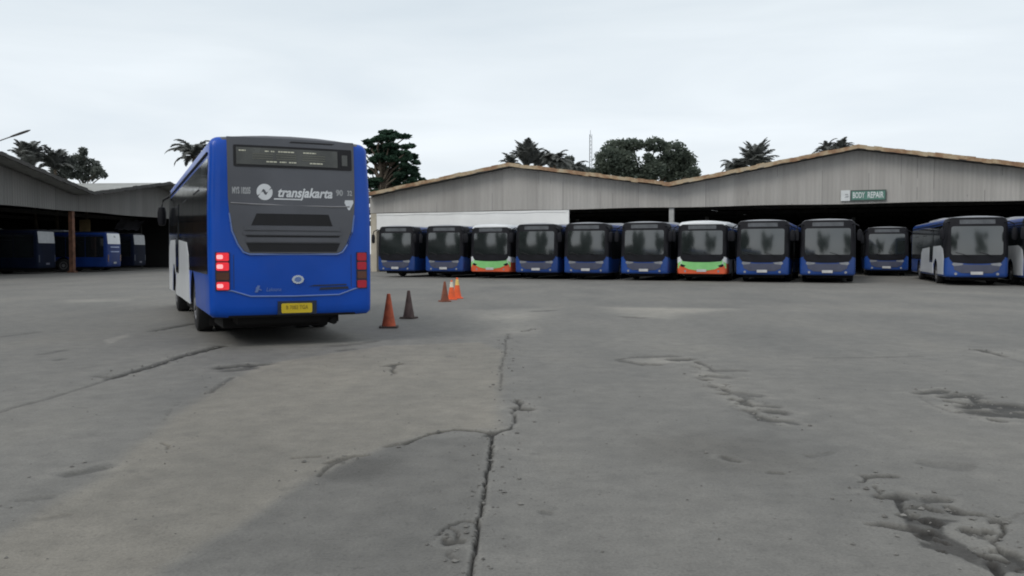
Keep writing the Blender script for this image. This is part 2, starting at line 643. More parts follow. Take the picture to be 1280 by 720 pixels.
    def chassis(self, parent):  # engine and sump boxes, filled in to block light under the bus
        c = MB()
        c.box((-0.1, -4.0, 0.32), (1.7, 1.7, 0.22))
        c.box((0, 0.25, 0.30), (2.05, 4.4, 0.20))
        c.box((0, 4.6, 0.31), (1.9, 1.5, 0.20))
        c.box((0, AX_R, 0.42), (1.0, 1.2, 0.3))
        c.box((0, AX_F, 0.42), (1.0, 1.2, 0.3))
        c.build('chassis', M['under'], parent)

    def mirrors(self, parent, big=1.0):
        for sg in (-1, 1):
            mb = MB()
            H = self.H
            mb.tube([(sg * 1.02, 5.72, H - 0.30), (sg * 1.2, 5.98, H - 0.26), (sg * 1.36, 6.12, H - 0.36), (sg * 1.40, 6.13, H - 0.55)], 0.028, 8)
            mm = MB()
            prof = [(0.02, 0.27), (0.075, 0.24), (0.10, 0.1), (0.10, -0.12), (0.08, -0.24), (0.02, -0.27)]
            arm = mb.build('wing_mirror', M['black'], parent, True)
            mm.lathe(prof, 14, 'Z', (0, 0, 0))
            mm.v = [(sg * 1.40 + x * 1.15, 6.12 + y * 0.75, H - 0.80 + z) for x, y, z in mm.v]
            hs = mm.build('mirror_housing', M['black'], arm, True)

    def front(self, parent, livery):
        H = self.H
        fm = self.fmap()
        # black surround of screen and display, drooping below the glass
        s = MB()
        zt = H - (0.07 if livery == 'blue' else 0.19)
        s.panel([(-0.95, 1.02), (-0.35, 0.98), (0.35, 0.98), (0.95, 1.02), (1.08, 1.2), (1.13, 1.6)] +
                [(1.12, zt - 0.3)] + arc(0.96, zt - 0.16, 0.16, 0, 90, 4) + arc(-0.96, zt - 0.16, 0.16, 90, 180, 4) +
                [(-1.12, zt - 0.3), (-1.13, 1.6), (-1.08, 1.2)], fm, 0.012, 0.03, 0.2)
        s.build('screen_surround', M['black'], parent, True)
        g = MB()
        g.panel(rrect(-1.02, 1.36, 1.02, H - 0.46 - (0.0 if livery == 'blue' else 0.05), 0.10, 4), fm, 0.02, 0.02, 0.12)
        ws = g.build('windscreen', M['screen'], parent, True)
        for u0, u1 in ((-0.62, -0.1), (0.32, 0.86)):
            wp = MB()
            wp.tube([fm(u0, 1.30, 0.05), fm((u0 + u1) / 2, 1.40, 0.05), fm(u1, 1.47, 0.045)], 0.014, 6)
            wp.build('wiper', M['black'], ws)
        d = MB()
        dz = 0.0 if livery == 'blue' else 0.07
        d.panel(rrect(-0.70, H - 0.36 - dz, 0.70, H - 0.17 - dz, 0.03, 3), fm, 0.022, 0.02, 0.2)
        d.build('destination_display', M['rowdisplay'], parent)
        lp = MB()
        if livery == 'blue':
            lp.panel([(-0.92, 0.96), (-0.88, 0.70), (-0.60, 0.56), (0.60, 0.56), (0.88, 0.70), (0.92, 0.96), (0.3, 0.92), (-0.3, 0.92)], fm, 0.014, 0.02, 0.2)
            lp.build('grille_panel', M['shield'], parent, True)
        else:
            lp.panel([(-1.03, 1.09), (-1.02, 0.92), (-0.90, 0.74), (-0.65, 0.62), (-0.25, 0.555), (0.25, 0.555), (0.65, 0.62), (0.90, 0.74), (1.02, 0.92), (1.03, 1.09), (0.95, 1.01), (0.35, 0.965), (-0.35, 0.965), (-0.95, 1.01)], fm, 0.014, 0.02, 0.2)
            lp.build('grille_panel', M['lightgreen'], parent, True)
            b = MB()
            b.panel([(-1.14, 0.80), (-0.88, 0.71), (-0.64, 0.60), (-0.25, 0.535), (0.25, 0.535), (0.64, 0.60), (0.88, 0.71), (1.14, 0.80), (1.14, 0.40), (-1.14, 0.40)], fm, 0.012, 0.02, 0.2)
            b.build('bumper', M['orange'], parent, True)
        for sg in (-1, 1):
            h = MB()
            if livery == 'blue':
                h.panel([(sg * 0.52, 0.97), (sg * 0.92, 1.02), (sg * 0.98, 0.94), (sg * 0.90, 0.86), (sg * 0.6, 0.90)], fm, 0.02, 0.02, 0.2)
            else:
                h.panel([(sg * 0.80, 0.80), (sg * 1.04, 0.89), (sg * 1.09, 0.80), (sg * 1.0, 0.73), (sg * 0.88, 0.74)], fm, 0.02, 0.02, 0.2)
            h.build('headlight', M['headlight'] if livery == 'blue' else M['black'], parent)
            fl = MB()
            fl.lathe([(0.06, 0), (0.06, 0.02)], 14, 'Z')
            p = fm(sg * 0.82, 0.52, 0.0)
            fl.v = [(p.x + x, p.y + z * 0.8, p.z + y) for x, y, z in fl.v]
            fl.build('fog_lamp', M['headlight'], parent)
        pl = MB()
        pl.panel([(-0.24, 0.49), (0.24, 0.49), (0.24, 0.62), (-0.24, 0.62)], fm, 0.03, 0.02, 0.3)
        pl.build('license_plate', M['plate'], parent)

    def roof_unit(self, parent, mat):
        mb = MB()
        H = self.H
        sec = [(-0.85, H - 0.06), (-0.80, H + 0.06), (-0.55, H + 0.11), (0.55, H + 0.11), (0.80, H + 0.06), (0.85, H - 0.06)]
        ys = [(-2.6, 0.7), (-2.4, 1.0), (0.6, 1.0), (0.8, 0.7)]
        vs, fs = [], []
        for y, k in ys:
            for x, z in sec:
                vs.append((x * (0.9 + 0.1 * k), y, H - 0.06 + (z - H + 0.06) * k))
        n = len(sec)
        for i in range(len(ys) - 1):
            for k in range(n - 1):
                fs.append((i * n + k, i * n + k + 1, (i + 1) * n + k + 1, (i + 1) * n + k))
        fs.append(tuple(range(n)))
        fs.append(tuple((len(ys) - 1) * n + k for k in range(n - 1, -1, -1)))
        mb.add(vs, fs)
        mb.build('roof_unit', mat, parent, True)


def parked_bus(livery, white=False, board=None, paint='rowblue', name='parked_bus'):
    root = empty(name)
    B = Bus(3.08)
    if livery == 'blue':
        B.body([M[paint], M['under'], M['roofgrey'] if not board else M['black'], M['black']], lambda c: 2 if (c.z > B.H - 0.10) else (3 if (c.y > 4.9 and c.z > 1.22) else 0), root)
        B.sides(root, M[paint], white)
    else:
        B.body([M['white'], M['under'], M['white'], M['black'], M['orange'], M['lightgreen']],
               lambda c: 3 if (c.y > 4.9 and 1.2 < c.z < B.H - 0.3) else 4 if (c.y > 5.2 and c.z < 0.8) else 5 if (c.y > 5.2 and c.z < 0.95) else 0, root)
        B.sides(root, M['white'], False)
    B.wheels(root)
    B.chassis(root)
    B.front(root, livery)
    B.mirrors(root)
    B.roof_unit(root, M['roofgrey'] if livery == 'blue' else M['white'])
    rm = B.rmap()
    rw = MB()
    if not board:
        rw.panel(rrect(-0.95, 1.7, 0.95, 2.7, 0.12, 4), rm, 0.012, 0.02, 0.25)
        rw.build('rear_window', M['glass'], root, True)
    else:
        rw.panel(rrect(-1.08, 2.12, 1.08, 2.92, 0.06, 4), rm, 0.014, 0.03, 0.25)
        bo = rw.build('rear_board', M[board], root, True)
        sm_ = MB()
        sm_.panel([(-0.1, 2.62), (0.25, 2.60), (0.2, 2.74), (-0.05, 2.76)], rm, 0.018, 0.02, 0.5)
        sm_.build('logo', M['faded'], bo)
        for za, zb_ in ((1.84, 1.93), (1.50, 1.58)):
            g_ = MB()
            g_.panel([(-0.7, za), (0.8, za), (0.8, zb_), (-0.7, zb_)], rm, 0.02, 0.02, 0.5)
            g_.build('vent_bar', M['bluetrim'] if paint == 'shadeblue' else M['shadenavy'], root)  # darker fittings on the dark buses imitate shed shade
        g_ = MB()
        g_.panel([(-0.24, 0.62), (0.24, 0.62), (0.24, 0.76), (-0.24, 0.76)], rm, 0.02, 0.02, 0.5)
        g_.build('license_plate', M['faded'] if paint == 'shadeblue' else M['shield'], root)
        for sg in (-1, 1):
            g_ = MB()
            g_.panel([(sg * 0.98, 0.8), (sg * 1.12, 0.8), (sg * 1.12, 1.3), (sg * 0.98, 1.3)], rm, 0.02, 0.02, 0.5)
            g_.build('tail_light', M['tail_amber'] if paint == 'shadeblue' else M['darkvinyl'], root)
    return root


def moving_bus():
    root = empty('city_bus')
    B = Bus(3.27, 0.45, 0.13)
    H = B.H
    B.body([M['blue'], M['under'], M['grey'], M['black']], lambda c: 2 if (c.z > H - 0.10 and abs(c.x) < 0.99) else (3 if (c.y > 5.0 and 1.25 < c.z < H - 0.2) else 0), root)
    B.wheels(root)
    B.chassis(root)
    B.sides(root, M['blue'], True)
    B.front(root, 'blue')
    B.mirrors(root)
    B.roof_unit(root, M['grey'])
    rm = B.rmap()
    # --- grey rear panel, U-shaped
    hw = 0.97
    g = MB()
    right = [(0.66, 1.44), (0.74, 1.47), (0.82, 1.58), (0.90, 1.78), (0.95, 2.0), (hw, 2.3), (hw, H - 0.06)]
    outline = right + [(-a, b) for a, b in reversed(right)]
    g.panel(outline, rm, 0.012, 0.04, 0.15)
    pan = g.build('rear_panel', M['grey'], root, True)
    tr = MB()
    path = [(-0.955, 2.05), (-0.92, 1.78), (-0.84, 1.58), (-0.76, 1.46), (-0.67, 1.425), (0.67, 1.425), (0.76, 1.46), (0.84, 1.58), (0.92, 1.78), (0.955, 2.05)]
    tr.tube([rm(a, b, 0.012) for a, b in path], 0.013, 6)
    tr.build('panel_trim', M['bluetrim'], root, True)
    # --- louvre recesses and bars in the grey panel
    r = MB()
    r.panel([(-0.64, 1.87), (0.60, 1.87), (0.54, 2.05), (-0.56, 2.05)], rm, 0.016, 0.02, 0.3)
    r.panel([(-0.66, 1.465), (0.66, 1.465), (0.72, 1.60), (-0.72, 1.60)], rm, 0.016, 0.02, 0.3)
    r.panel([(-0.70, 1.69), (0.70, 1.69), (0.72, 1.715), (-0.72, 1.715)], rm, 0.016, 0.02, 0.3)
    r.build('engine_grille', M['recess'], pan)
    b = MB()
    b.panel([(-0.74, 1.795), (0.72, 1.795), (0.72, 1.855), (-0.74, 1.855)], rm, 0.034, 0.03, 0.3)
    b.panel([(-0.76, 1.725), (0.74, 1.725), (0.74, 1.775), (-0.76, 1.775)], rm, 0.026, 0.03, 0.3)
    b.panel([(-0.72, 1.615), (0.70, 1.615), (0.70, 1.675), (-0.72, 1.675)], rm, 0.028, 0.03, 0.3)
    b.build('grille_bar', M['grey'], pan)
    ln = MB()
    ln.tube([rm(-0.93, 2.205, 0.010), rm(-0.6, 2.19, 0.014), rm(0.6, 2.175, 0.014), rm(0.88, 2.185, 0.012)], 0.012, 6)
    ln.build('panel_crease', M['rim'], pan, True)
    # dark slot under the roof edge
    sl = MB()
    sl.panel([(-0.05, H - 0.115), (0.62, H - 0.115), (0.66, H - 0.095), (-0.02, H - 0.095)], rm, 0.017, 0.02, 0.2)
    sl.build('dark_strip', M['recess'], pan)
    # --- destination display
    df = MB()
    df.panel(rrect(-0.88, H - 0.51, 0.93, H - 0.18, 0.02, 3), rm, 0.022, 0.03, 0.25)
    dsp = df.build('destination_display', M['recess'], root)
    dg_ = MB()
    dg_.panel([(-0.84, H - 0.475), (0.70, H - 0.475), (0.70, H - 0.215), (-0.84, H - 0.215)], rm, 0.026, 0.01, 0.3)
    dg_.panel([(0.77, H - 0.44), (0.86, H - 0.44), (0.86, H - 0.27), (0.77, H - 0.27)], rm, 0.026, 0.01, 0.3)
    dg_.build('display_glass', M['display'], dsp)
    rng = random.Random(3)
    rows = [(H - 0.265, [(-0.80, -0.70), (-0.42, -0.36), (-0.33, -0.27), (-0.22, 0.02), (0.16, 0.36)]),
            (H - 0.425, [(-0.40, -0.24), (-0.2, -0.1), (-0.06, 0.05), (0.26, 0.46)])]
    for z, segs in rows:
        for a, c in segs:
            led = MB()
            x = a
            while x < c:
                w = rng.uniform(0.02, 0.06)
                led.panel([(x, z - 0.009), (min(c, x + w), z - 0.009), (min(c, x + w), z + 0.009), (x, z + 0.009)], rm, 0.029, 0.004, 0.5)
                x += w + 0.008
            led.build('lettering', M['led'], dsp)
    for a, c in [(-0.25, 0.05), (0.15, 0.5), (-0.6, -0.3)]:
        ld2 = MB()
        for z in (H - 0.31, H - 0.345, H - 0.38):
            ld2.panel([(a, z - 0.006), (c, z - 0.006), (c, z + 0.006), (a, z + 0.006)], rm, 0.0285, 0.004, 0.5)
        ld2.build('lettering', M['led_dim'], dsp)
    # --- lettering
    zt = 2.375
    lt = MB()
    text_on(lt, 'transjakarta', 0.205, 0.175, zt, rm, 0.016, 0.30, 0.006, squeeze=0.87)
    lt.panel([(-0.30, zt - 0.107), (0.10, zt - 0.107), (0.11, zt - 0.088), (-0.295, zt - 0.088)], rm, 0.016, 0.004, 0.5)
    lt.build('lettering', M['lettering'], pan)
    lg = MB()
    RR = 0.125
    s1 = [(c[0], c[1]) for c in arc(0, 0, 1, 205, 35, 14)] + [(0.40, 0.05), (0.22, -0.05), (-0.02, 0.32), (-0.20, 0.36), (-0.52, -0.20)]
    for k in (1, -1):
        lg.panel([(-0.435 + k * x * RR * 0.95, zt + 0.005 + k * y * RR) for x, y in s1], rm, 0.016, 0.004, 0.5)
    lg.build('logo', M['lettering'], pan)
    nm = MB()
    text_on(nm, 'MYS 18205', 0.135, -0.775, zt + 0.015, rm, 0.016, 0, 0.006, squeeze=0.43)
    nm.build('fleet_number', M['faded'], pan)
    nm = MB()
    text_on(nm, '90', 0.125, 0.72, zt + 0.02, rm, 0.016, 0, 0.006, squeeze=0.9)
    nm.build('fleet_number', M['faded'], pan)
    nm = MB()
    text_on(nm, '32', 0.11, 0.885, zt + 0.02, rm, 0.016, 0, 0.004, squeeze=0.75)
    nm.build('fleet_number', M['faded'], pan)
    st = MB()
    st.panel([(0.81, zt - 0.09), (0.94, zt - 0.085), (0.945, zt - 0.13), (0.885, zt - 0.245), (0.86, zt - 0.245), (0.80, zt - 0.13)], rm, 0.016, 0.004, 0.5)
    st.build('sticker', M['lettering'], pan)
    # --- emblem, small badges, bumper crease, plate
    em = MB()
    em.panel([(0.05 + 0.095 * math.cos(R(a)), 1.035 + 0.068 * math.sin(R(a))) for a in (0, 40, 75, 105, 140, 180, 220, 255, 285, 320)], rm, 0.016, 0.02, 0.5)
    e1 = em.build('emblem', M['chrome'], root)
    em = MB()
    em.panel([(0.05 + 0.055 * math.cos(R(a)), 1.035 + 0.04 * math.sin(R(a))) for a in range(0, 360, 30)], rm, 0.02, 0.01, 0.5)
    em.build('emblem_face', M['bluetrim'], e1)
    bd = MB()
    bd.panel([(-0.60, 0.845), (-0.555, 0.845), (-0.52, 0.95), (-0.56, 0.95)], rm, 0.014, 0.006, 0.5)
    bd.panel([(-0.585, 0.90), (-0.50, 0.87), (-0.50, 0.885), (-0.58, 0.925)], rm, 0.016, 0.006, 0.5)
    bd.build('badge', M['bluetrim'], root)
    bd = MB()
    text_on(bd, 'Laksana', 0.085, -0.32, 0.885, rm, 0.014, 0.25, 0.0, squeeze=0.85)
    bd.build('lettering', M['bluetrim'], root)
    bd = MB()
    bd.panel([(0.22, 0.925), (0.82, 0.935), (0.82, 0.955), (0.30, 0.945)], rm, 0.012, 0.006, 0.5)
    bd.build('dark_strip', M['darkvinyl'], root)  # strip standing for illegible dark lettering
    bd = MB()
    bd.panel([(0.38, 0.865), (0.86, 0.875), (0.84, 0.915), (0.40, 0.905)], rm, 0.012, 0.006, 0.5)
    bd.build('dark_strip', M['darkvinyl'], root)  # second strip in place of unreadable lettering
    cr = MB()
    cr.tube([rm(-1.13, 0.90, -0.01), rm(-0.92, 0.87, 0.003), rm(-0.66, 0.785, 0.004), rm(0.0, 0.775, 0.004), rm(0.70, 0.785, 0.004), rm(0.95, 0.87, 0.003), rm(1.13, 0.91, -0.01)], 0.013, 6)
    cr.build('bumper_crease', M['bluetrim'], root, True)
    pr = MB()
    pr.panel([(-0.26, 0.49), (0.34, 0.49), (0.34, 0.70), (-0.26, 0.70)], rm, 0.010, 0.02, 0.5)
    pr.build('plate_recess', M['darkvinyl'], root)
    pl = MB()
    pl.panel(rrect(-0.205, 0.515, 0.265, 0.665, 0.02, 3), rm, 0.03, 0.02, 0.5)
    p1 = pl.build('license_plate', M['yellow'], root)
    pt = MB()
    text_on(pt, 'B 7082 TGA', 0.085, 0.03, 0.60, rm, 0.033, 0, 0.001, squeeze=0.78)
    pt.build('plate_number', M['inkworn'], p1)
    # --- tail lights: four lamps a side
    for sg in (-1, 1):
        hs = MB()
        u0, u1 = (sg * 1.165, sg * (0.955 if sg < 0 else 0.985))
        hs.panel([(u0, 0.875), (u1, 0.875), (u1, 1.46), (u0, 1.46)], rm, 0.010, 0.02, 0.3)
        cl = hs.build('tail_light', M['darkvinyl'], root)
        for i, (za, zb) in enumerate(((1.325, 1.45), (1.18, 1.305), (1.035, 1.155), (0.89, 1.01))):
            lm = MB()
            ui = 0.97 if sg < 0 else 1.0
            lm.panel(rrect(min(sg * 1.15, sg * ui), za, max(sg * 1.15, sg * ui), zb, 0.022, 3), rm, 0.024, 0.02, 0.3)
            mt = M['tail_amber'] if i == 2 else (M['tail_on'] if sg < 0 else M['tail_dim'])
            lm.build('lamp', mt, cl)
            if i != 2 and sg < 0:
                bl = MB()
                bl.panel(rrect(-1.145, za + 0.03, -1.055, zb - 0.03, 0.02, 3), rm, 0.028, 0.008, 0.3)
                bl.build('bulb', M['tail_core'], cl)
    se = MB()
    for u_ in (-0.90, 0.90):
        se.panel([(u_ - 0.004, 0.90), (u_ + 0.004, 0.90), (u_ + 0.004, 1.42), (u_ - 0.004, 1.42)], rm, 0.002, 0.01, 0.5)
    se.panel([(-0.895, 0.905), (0.895, 0.905), (0.895, 0.913), (-0.895, 0.913)], rm, 0.002, 0.01, 0.4) if 0 else None
    se.build('engine_door_seam', M['darkvinyl'], root)
    # exhaust and axle hanging in the dark below
    ax = MB()
    ax.tube([(-0.9, AX_R, 0.5), (0.9, AX_R, 0.5)], 0.12, 10)
    ax.lathe([(0.1, -0.2), (0.24, -0.1), (0.24, 0.1), (0.1, 0.2)], 14, 'X', (0, AX_R, 0.5))
    ax.box((0, -4.6, 0.40), (1.6, 1.8, 0.16))
    ax.tube([(0.7, -4.0, 0.34), (0.7, -5.6, 0.34)], 0.06, 8)
    ax.build('axle', M['under'], root, True)
    for sg in (-1, 1):
        mf = MB()
        mf.box((sg * 0.78, AX_R - 0.72, 0.36), (0.5, 0.02, 0.42))
        mf.build('mud_flap', M['under'], root)
    return root


# near bus
TH = R(24.9)
fwd = Vector((-math.sin(TH), math.cos(TH), 0))
rgt = Vector((math.cos(TH), math.sin(TH), 0))
RL = Vector((-4.52, 12.55, 0))
nb = moving_bus()
nb.location = RL + rgt * 1.25 + fwd * 6.0
nb.rotation_euler = (0, 0, TH)
tag(nb, 'blue city bus seen from behind with grey rear panel, yellow plate and lit tail lights', 'bus')

# the row
YAW = R(158.5)
hv = Vector((-math.sin(YAW), math.cos(YAW), 0))


def row_point(px):
    r = (px - 640.0) / F_PX
    y = (50.0 - 0.4556 * 6.9) / (1 + 0.4556 * r)
    return Vector((r * y, y, 0))


blue_proto = parked_bus('blue')
white_proto = parked_bus('blue', True)
green_proto = parked_bus('green')
GRP = 'buses parked nose out in front of the workshop'
row = [
    (495, None, 'b', 'dark blue bus at the left end of the row, beside the moving bus\'s tail lights'),
    (553, None, 'b', 'dark blue bus parked against the left flank of the orange-bumpered green bus'),
    (612, None, 'g', 'green bus with orange bumper parked in front of the white wall'),
    (672, None, 'b', 'blue bus parked immediately right of the green bus at the white wall'),
    (734, None, 'b', 'middle of the three blue buses between the two green ones'),
    (806, None, 'b', 'blue bus beside the pale shed pillar, next to the white-roofed green bus'),
    (877, None, 'g', 'white-roofed green bus with red bumper parked just right of the pale shed pillar'),
    (953, None, 'b', 'blue bus parked immediately right of the white-roofed green bus, below bare grey cladding'),
    (1034, None, 'b', 'bright blue bus parked below the white square and the green workshop sign'),
    (1108, 52.0, 'b', 'blue bus set back in the shade under the right workshop, smaller than its neighbours'),
    (1221, 36.9, 'w', 'blue bus standing forward with white panel on its visible flank'),
    (1325, 35.3, 'w', 'bus cut off by the right edge, showing only its white flank'),
]
used = {}
TURN = {1221: 2.8, 1325: 2.0}
for px, d, kind, lab in row:
    if d is None:
        P = row_point(px) - hv * random.uniform(-0.35, 0.35)
    else:
        P = Vector(((px - 640.0) / F_PX * d, d, 0))
    proto = {'b': blue_proto, 'g': green_proto, 'w': white_proto}[kind]
    o = copy_tree(proto) if kind in used else proto
    used[kind] = 1
    yw = YAW + R(random.uniform(-0.8, 0.8) + TURN.get(px, 0.0))
    o.location = P - Vector((-math.sin(yw), math.cos(yw), 0)) * 6.0
    o.rotation_euler = (0, 0, yw)
    tag(o, lab, 'bus', GRP)

# buses under the left shed, noses towards the yard
LYAW = R(92)
lv = Vector((-math.sin(LYAW), math.cos(LYAW), 0))
board_proto = parked_bus('blue', False, 'white', 'shadeblue')
dark_proto = parked_bus('blue', False, 'greyboard', 'shadenavy')  # paint and board darkened to imitate the shed's shade
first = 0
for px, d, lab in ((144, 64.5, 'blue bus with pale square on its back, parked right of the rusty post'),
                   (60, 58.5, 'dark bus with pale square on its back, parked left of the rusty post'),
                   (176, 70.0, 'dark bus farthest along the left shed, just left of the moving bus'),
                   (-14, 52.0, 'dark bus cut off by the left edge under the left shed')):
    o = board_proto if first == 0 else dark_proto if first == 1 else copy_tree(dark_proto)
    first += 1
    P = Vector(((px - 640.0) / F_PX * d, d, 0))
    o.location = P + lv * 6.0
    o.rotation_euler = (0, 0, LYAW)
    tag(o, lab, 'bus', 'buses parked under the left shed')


# ------------------------------------------------------------------ sheds
def build_shed(name, label, O, T, prof, zb, depth, clad, verge, overhang=0.7, white_to=None, pillars=(), walls=(True, True), sheet=True, back=True, pillar_mat='greypost'):
    """local x = along the front, local y = into the shed"""
    O, T = Vector((O[0], O[1], 0)), Vector((T[0], T[1], 0)).normalized()
    root = empty(name, O, math.atan2(T.y, T.x))
    tag(root, label, 'shed')

    def top(t):
        for (a, za), (b, zb_) in zip(prof[:-1], prof[1:]):
            if a <= t <= b:
                return za + (zb_ - za) * (t - a) / (b - a)
        return prof[-1][1]
    t0, t1 = prof[0][0], prof[-1][0]
    # corrugated gable cladding
    mb = MB()
    n = int((t1 - t0) / 0.125)
    vs, fs = [], []
    for i in range(n + 1):
        t = t0 + (t1 - t0) * i / n
        y = 0.010 if i % 2 else -0.010
        zt = top(t) - 0.08
        vs += [(t, y, zb + 0.02 * math.sin(t * 0.7)), (t, y, zt), (t, y + 0.03, zb + 0.02 * math.sin(t * 0.7)), (t, y + 0.03, zt)]
    for i in range(n):
        a = i * 4
        fs += [(a, a + 4, a + 5, a + 1), (a + 2, a + 3, a + 7, a + 6), (a, a + 2, a + 6, a + 4)]
    mb.add(vs, fs)
    mb.build('gable_cladding', clad, root, recalc=False)
    # roof slopes
    rf = MB()
    for (a, za), (b, zb_) in zip(prof[:-1], prof[1:]):
        th = 0.10
        v = [(a, -overhang, za), (b, -overhang, zb_), (b, depth, zb_), (a, depth, za)]
        v2 = [(x, y, z + th) for x, y, z in v]
        rf.add(v + v2, [(0, 3, 2, 1), (4, 5, 6, 7), (0, 1, 5, 4), (1, 2, 6, 5), (2, 3, 7, 6), (3, 0, 4, 7)])
    rf.build('roof', M['roofsheet'], root)
    # ragged verge of tiles / sheet ends along the gable edge
    vg = MB()
    rng = random.Random(len(label))
    for (a, za), (b, zb_) in zip(prof[:-1], prof[1:]):
        L_ = math.hypot(b - a, zb_ - za)
        k = int(L_ / 0.42)
        for i in range(k):
            f0, f1 = i / k, (i + 1) / k + 0.004
            j = rng.uniform(-0.025, 0.025)
            p0 = (a + (b - a) * f0, -overhang - 0.03, za + (zb_ - za) * f0 + 0.07 + j)
            p1 = (a + (b - a) * f1, -overhang - 0.03, za + (zb_ - za) * f1 + 0.07 + j + rng.uniform(-0.012, 0.012))
            vg.bar(p0, p1, 0.10 + rng.uniform(0, 0.03), 0.24 + rng.uniform(-0.03, 0.03))
    vg.build('verge', verge, root)
    bm_ = MB()
    bm_.bar((t0, 0.13, zb + 0.16), (t1, 0.13, zb + 0.16), 0.14, 0.24)
    for y in np.arange(8, depth, 8.0):
        bm_.bar((t0, y, zb + 0.3), (t1, y, zb + 0.3), 0.15, 0.3)
    bm_.build('beam', M['beam'], root)
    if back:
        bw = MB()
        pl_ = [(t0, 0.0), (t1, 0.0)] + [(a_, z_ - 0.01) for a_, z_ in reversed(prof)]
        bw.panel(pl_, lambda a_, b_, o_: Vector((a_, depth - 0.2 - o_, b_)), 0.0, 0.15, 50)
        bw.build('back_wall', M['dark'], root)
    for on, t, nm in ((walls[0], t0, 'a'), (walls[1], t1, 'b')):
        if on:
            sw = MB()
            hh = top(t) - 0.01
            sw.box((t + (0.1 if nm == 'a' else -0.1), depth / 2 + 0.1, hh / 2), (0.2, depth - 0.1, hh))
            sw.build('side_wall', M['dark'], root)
    if white_to is not None:
        ww = MB()
        ww.box(((t0 + 0.55 + white_to) / 2, 0.12, (zb + 3.12) / 2), (white_to - t0 - 0.55, 0.16, zb - 3.18))
        # a sagging fold of sheeting along the top
        for i in range(14):
            a = t0 + 0.6 + i * (white_to - t0 - 0.8) / 14
            ww.bar((a, 0.02, zb - 0.10 - 0.03 * (i % 3)), (a + (white_to - t0) / 14.5, 0.02, zb - 0.10 - 0.03 * ((i + 1) % 3)), 0.02, 0.10)
        ww.build('wall', M['wall_white'], root)
        pp = MB()
        pp.box((t0 + 0.28, 0.28, (zb - 0.02) / 2), (0.5, 0.5, zb - 0.02))
        pp.build('corner_pier', M['wall_cream'], root)
    for t, y, r_ in pillars:
        p = MB()
        p.box((t, y, zb / 2), (r_ * 2, r_ * 2, zb - 0.004))
        p.box((t, y, 0.06), (r_ * 3.2, r_ * 3.2, 0.12))
        p.build('pillar', M[pillar_mat], root)
    return root


O_R, T_R = (-2.3, 61.6), (0.930, -0.3665)
build_shed('workshop_shed', 'wide grey shed with white wall below its low rusty-edged gable', O_R, T_R,
           [(-9.3, 5.80), (2.47, 7.66), (13.93, 5.92)], 4.5, 46, M['clad'], M['rust'], white_to=6.75,
           pillars=((2.5, 16, 0.15), (-4, 24, 0.15)), walls=(True, False))
build_shed('workshop_shed', 'wide grey shed with green lettered sign and black open front', O_R, T_R,
           [(13.93, 5.92), (25.5, 7.86), (37.2, 5.95)], 4.5, 46, M['clad'], M['rust'],
           pillars=((13.93, 0.30, 0.16), (13.93, 16, 0.15), (25.5, 22, 0.15), (37.0, 0.3, 0.16)), walls=(False, True))

O_L, T_L = (-32.6, 53.0), (0.08, 0.997)
left_profiles = [
    ('small pale-roofed shed gable at the far end of the left side', [(8.6, 5.72), (20.1, 7.40), (32.0, 5.7)]),
    ('tall dark shed gable at the left edge with a rusty post at its corner', [(-14.4, 5.7), (-2.9, 7.75), (8.6, 5.72)]),
]
for i, (lab, pr) in enumerate(left_profiles):
    pil = ((8.5, 0.25, 0.15),) if i == 1 else ((31.7, 0.3, 0.15),)
    build_shed('bus_shed', lab, O_L, T_L, pr, 4.5, 38, M['clad_left'], M['beam'], overhang=1.4, pillars=pil,
               walls=(False, i == 0), pillar_mat='rustpost')
for k in range(3):  # unseen sheds continuing the row, added for windscreen reflections
    a = -14.4 - 23.0 * k
    build_shed('bus_shed', 'grey bus shed continuing along the left side of the yard behind the viewer', O_L, T_L,
               [(a - 23, 5.7), (a - 11.5, 7.75), (a, 5.7)], 4.5, 38, M['clad_left'], M['beam'], overhang=1.4,
               walls=(k == 2, False))['group'] = 'sheds behind the viewer'

# odd things glimpsed in the left shed
o = MB()
p = at(106, 279, 71)
o.box((p.x, p.y, p.z - 0.5), (0.9, 0.06, 1.6))
o.box((p.x - 0.42, p.y, (p.z - 1.3) / 2), (0.07, 0.07, p.z - 1.3))
o.box((p.x + 0.42, p.y, (p.z - 1.3) / 2), (0.07, 0.07, p.z - 1.3))
tag(o.build('notice_board', M['ochre']), 'ochre board on legs inside the left shed, right of the rusty post', 'board')


p0, p1 = at(143, 288, 77), at(173, 274, 77)
aw = empty('awning', ((p0.x + p1.x) / 2, 77, 0))
tag(aw, 'grey sheet awning inside the left shed, seen above the blue bus roof', 'awning')
hw_ = (p1.x - p0.x) / 2
o = MB()
nn = 10
vs_ = []
for j, (yy, zz) in enumerate(((0.0, p0.z + 0.1), (0.5, p0.z + 0.55), (1.4, p1.z))):
    for i in range(nn + 1):
        vs_.append((-hw_ + 2 * hw_ * i / nn, yy, zz + 0.06 * math.sin(i * 1.9 + j) - 0.10 * (i / nn)))
fs_ = [(j * (nn + 1) + i, j * (nn + 1) + i + 1, (j + 1) * (nn + 1) + i + 1, (j + 1) * (nn + 1) + i) for j in range(2) for i in range(nn)]
o.add(vs_, fs_)
o.build('sheet', M['tarp'], aw, True, recalc=False)
for x_ in (-hw_ + 0.05, hw_ - 0.05):
    o = MB()
    o.box((x_, 0.7, (p0.z + 0.5) / 2), (0.07, 0.07, p0.z + 0.5))
    o.build('post', M['beam'], aw)


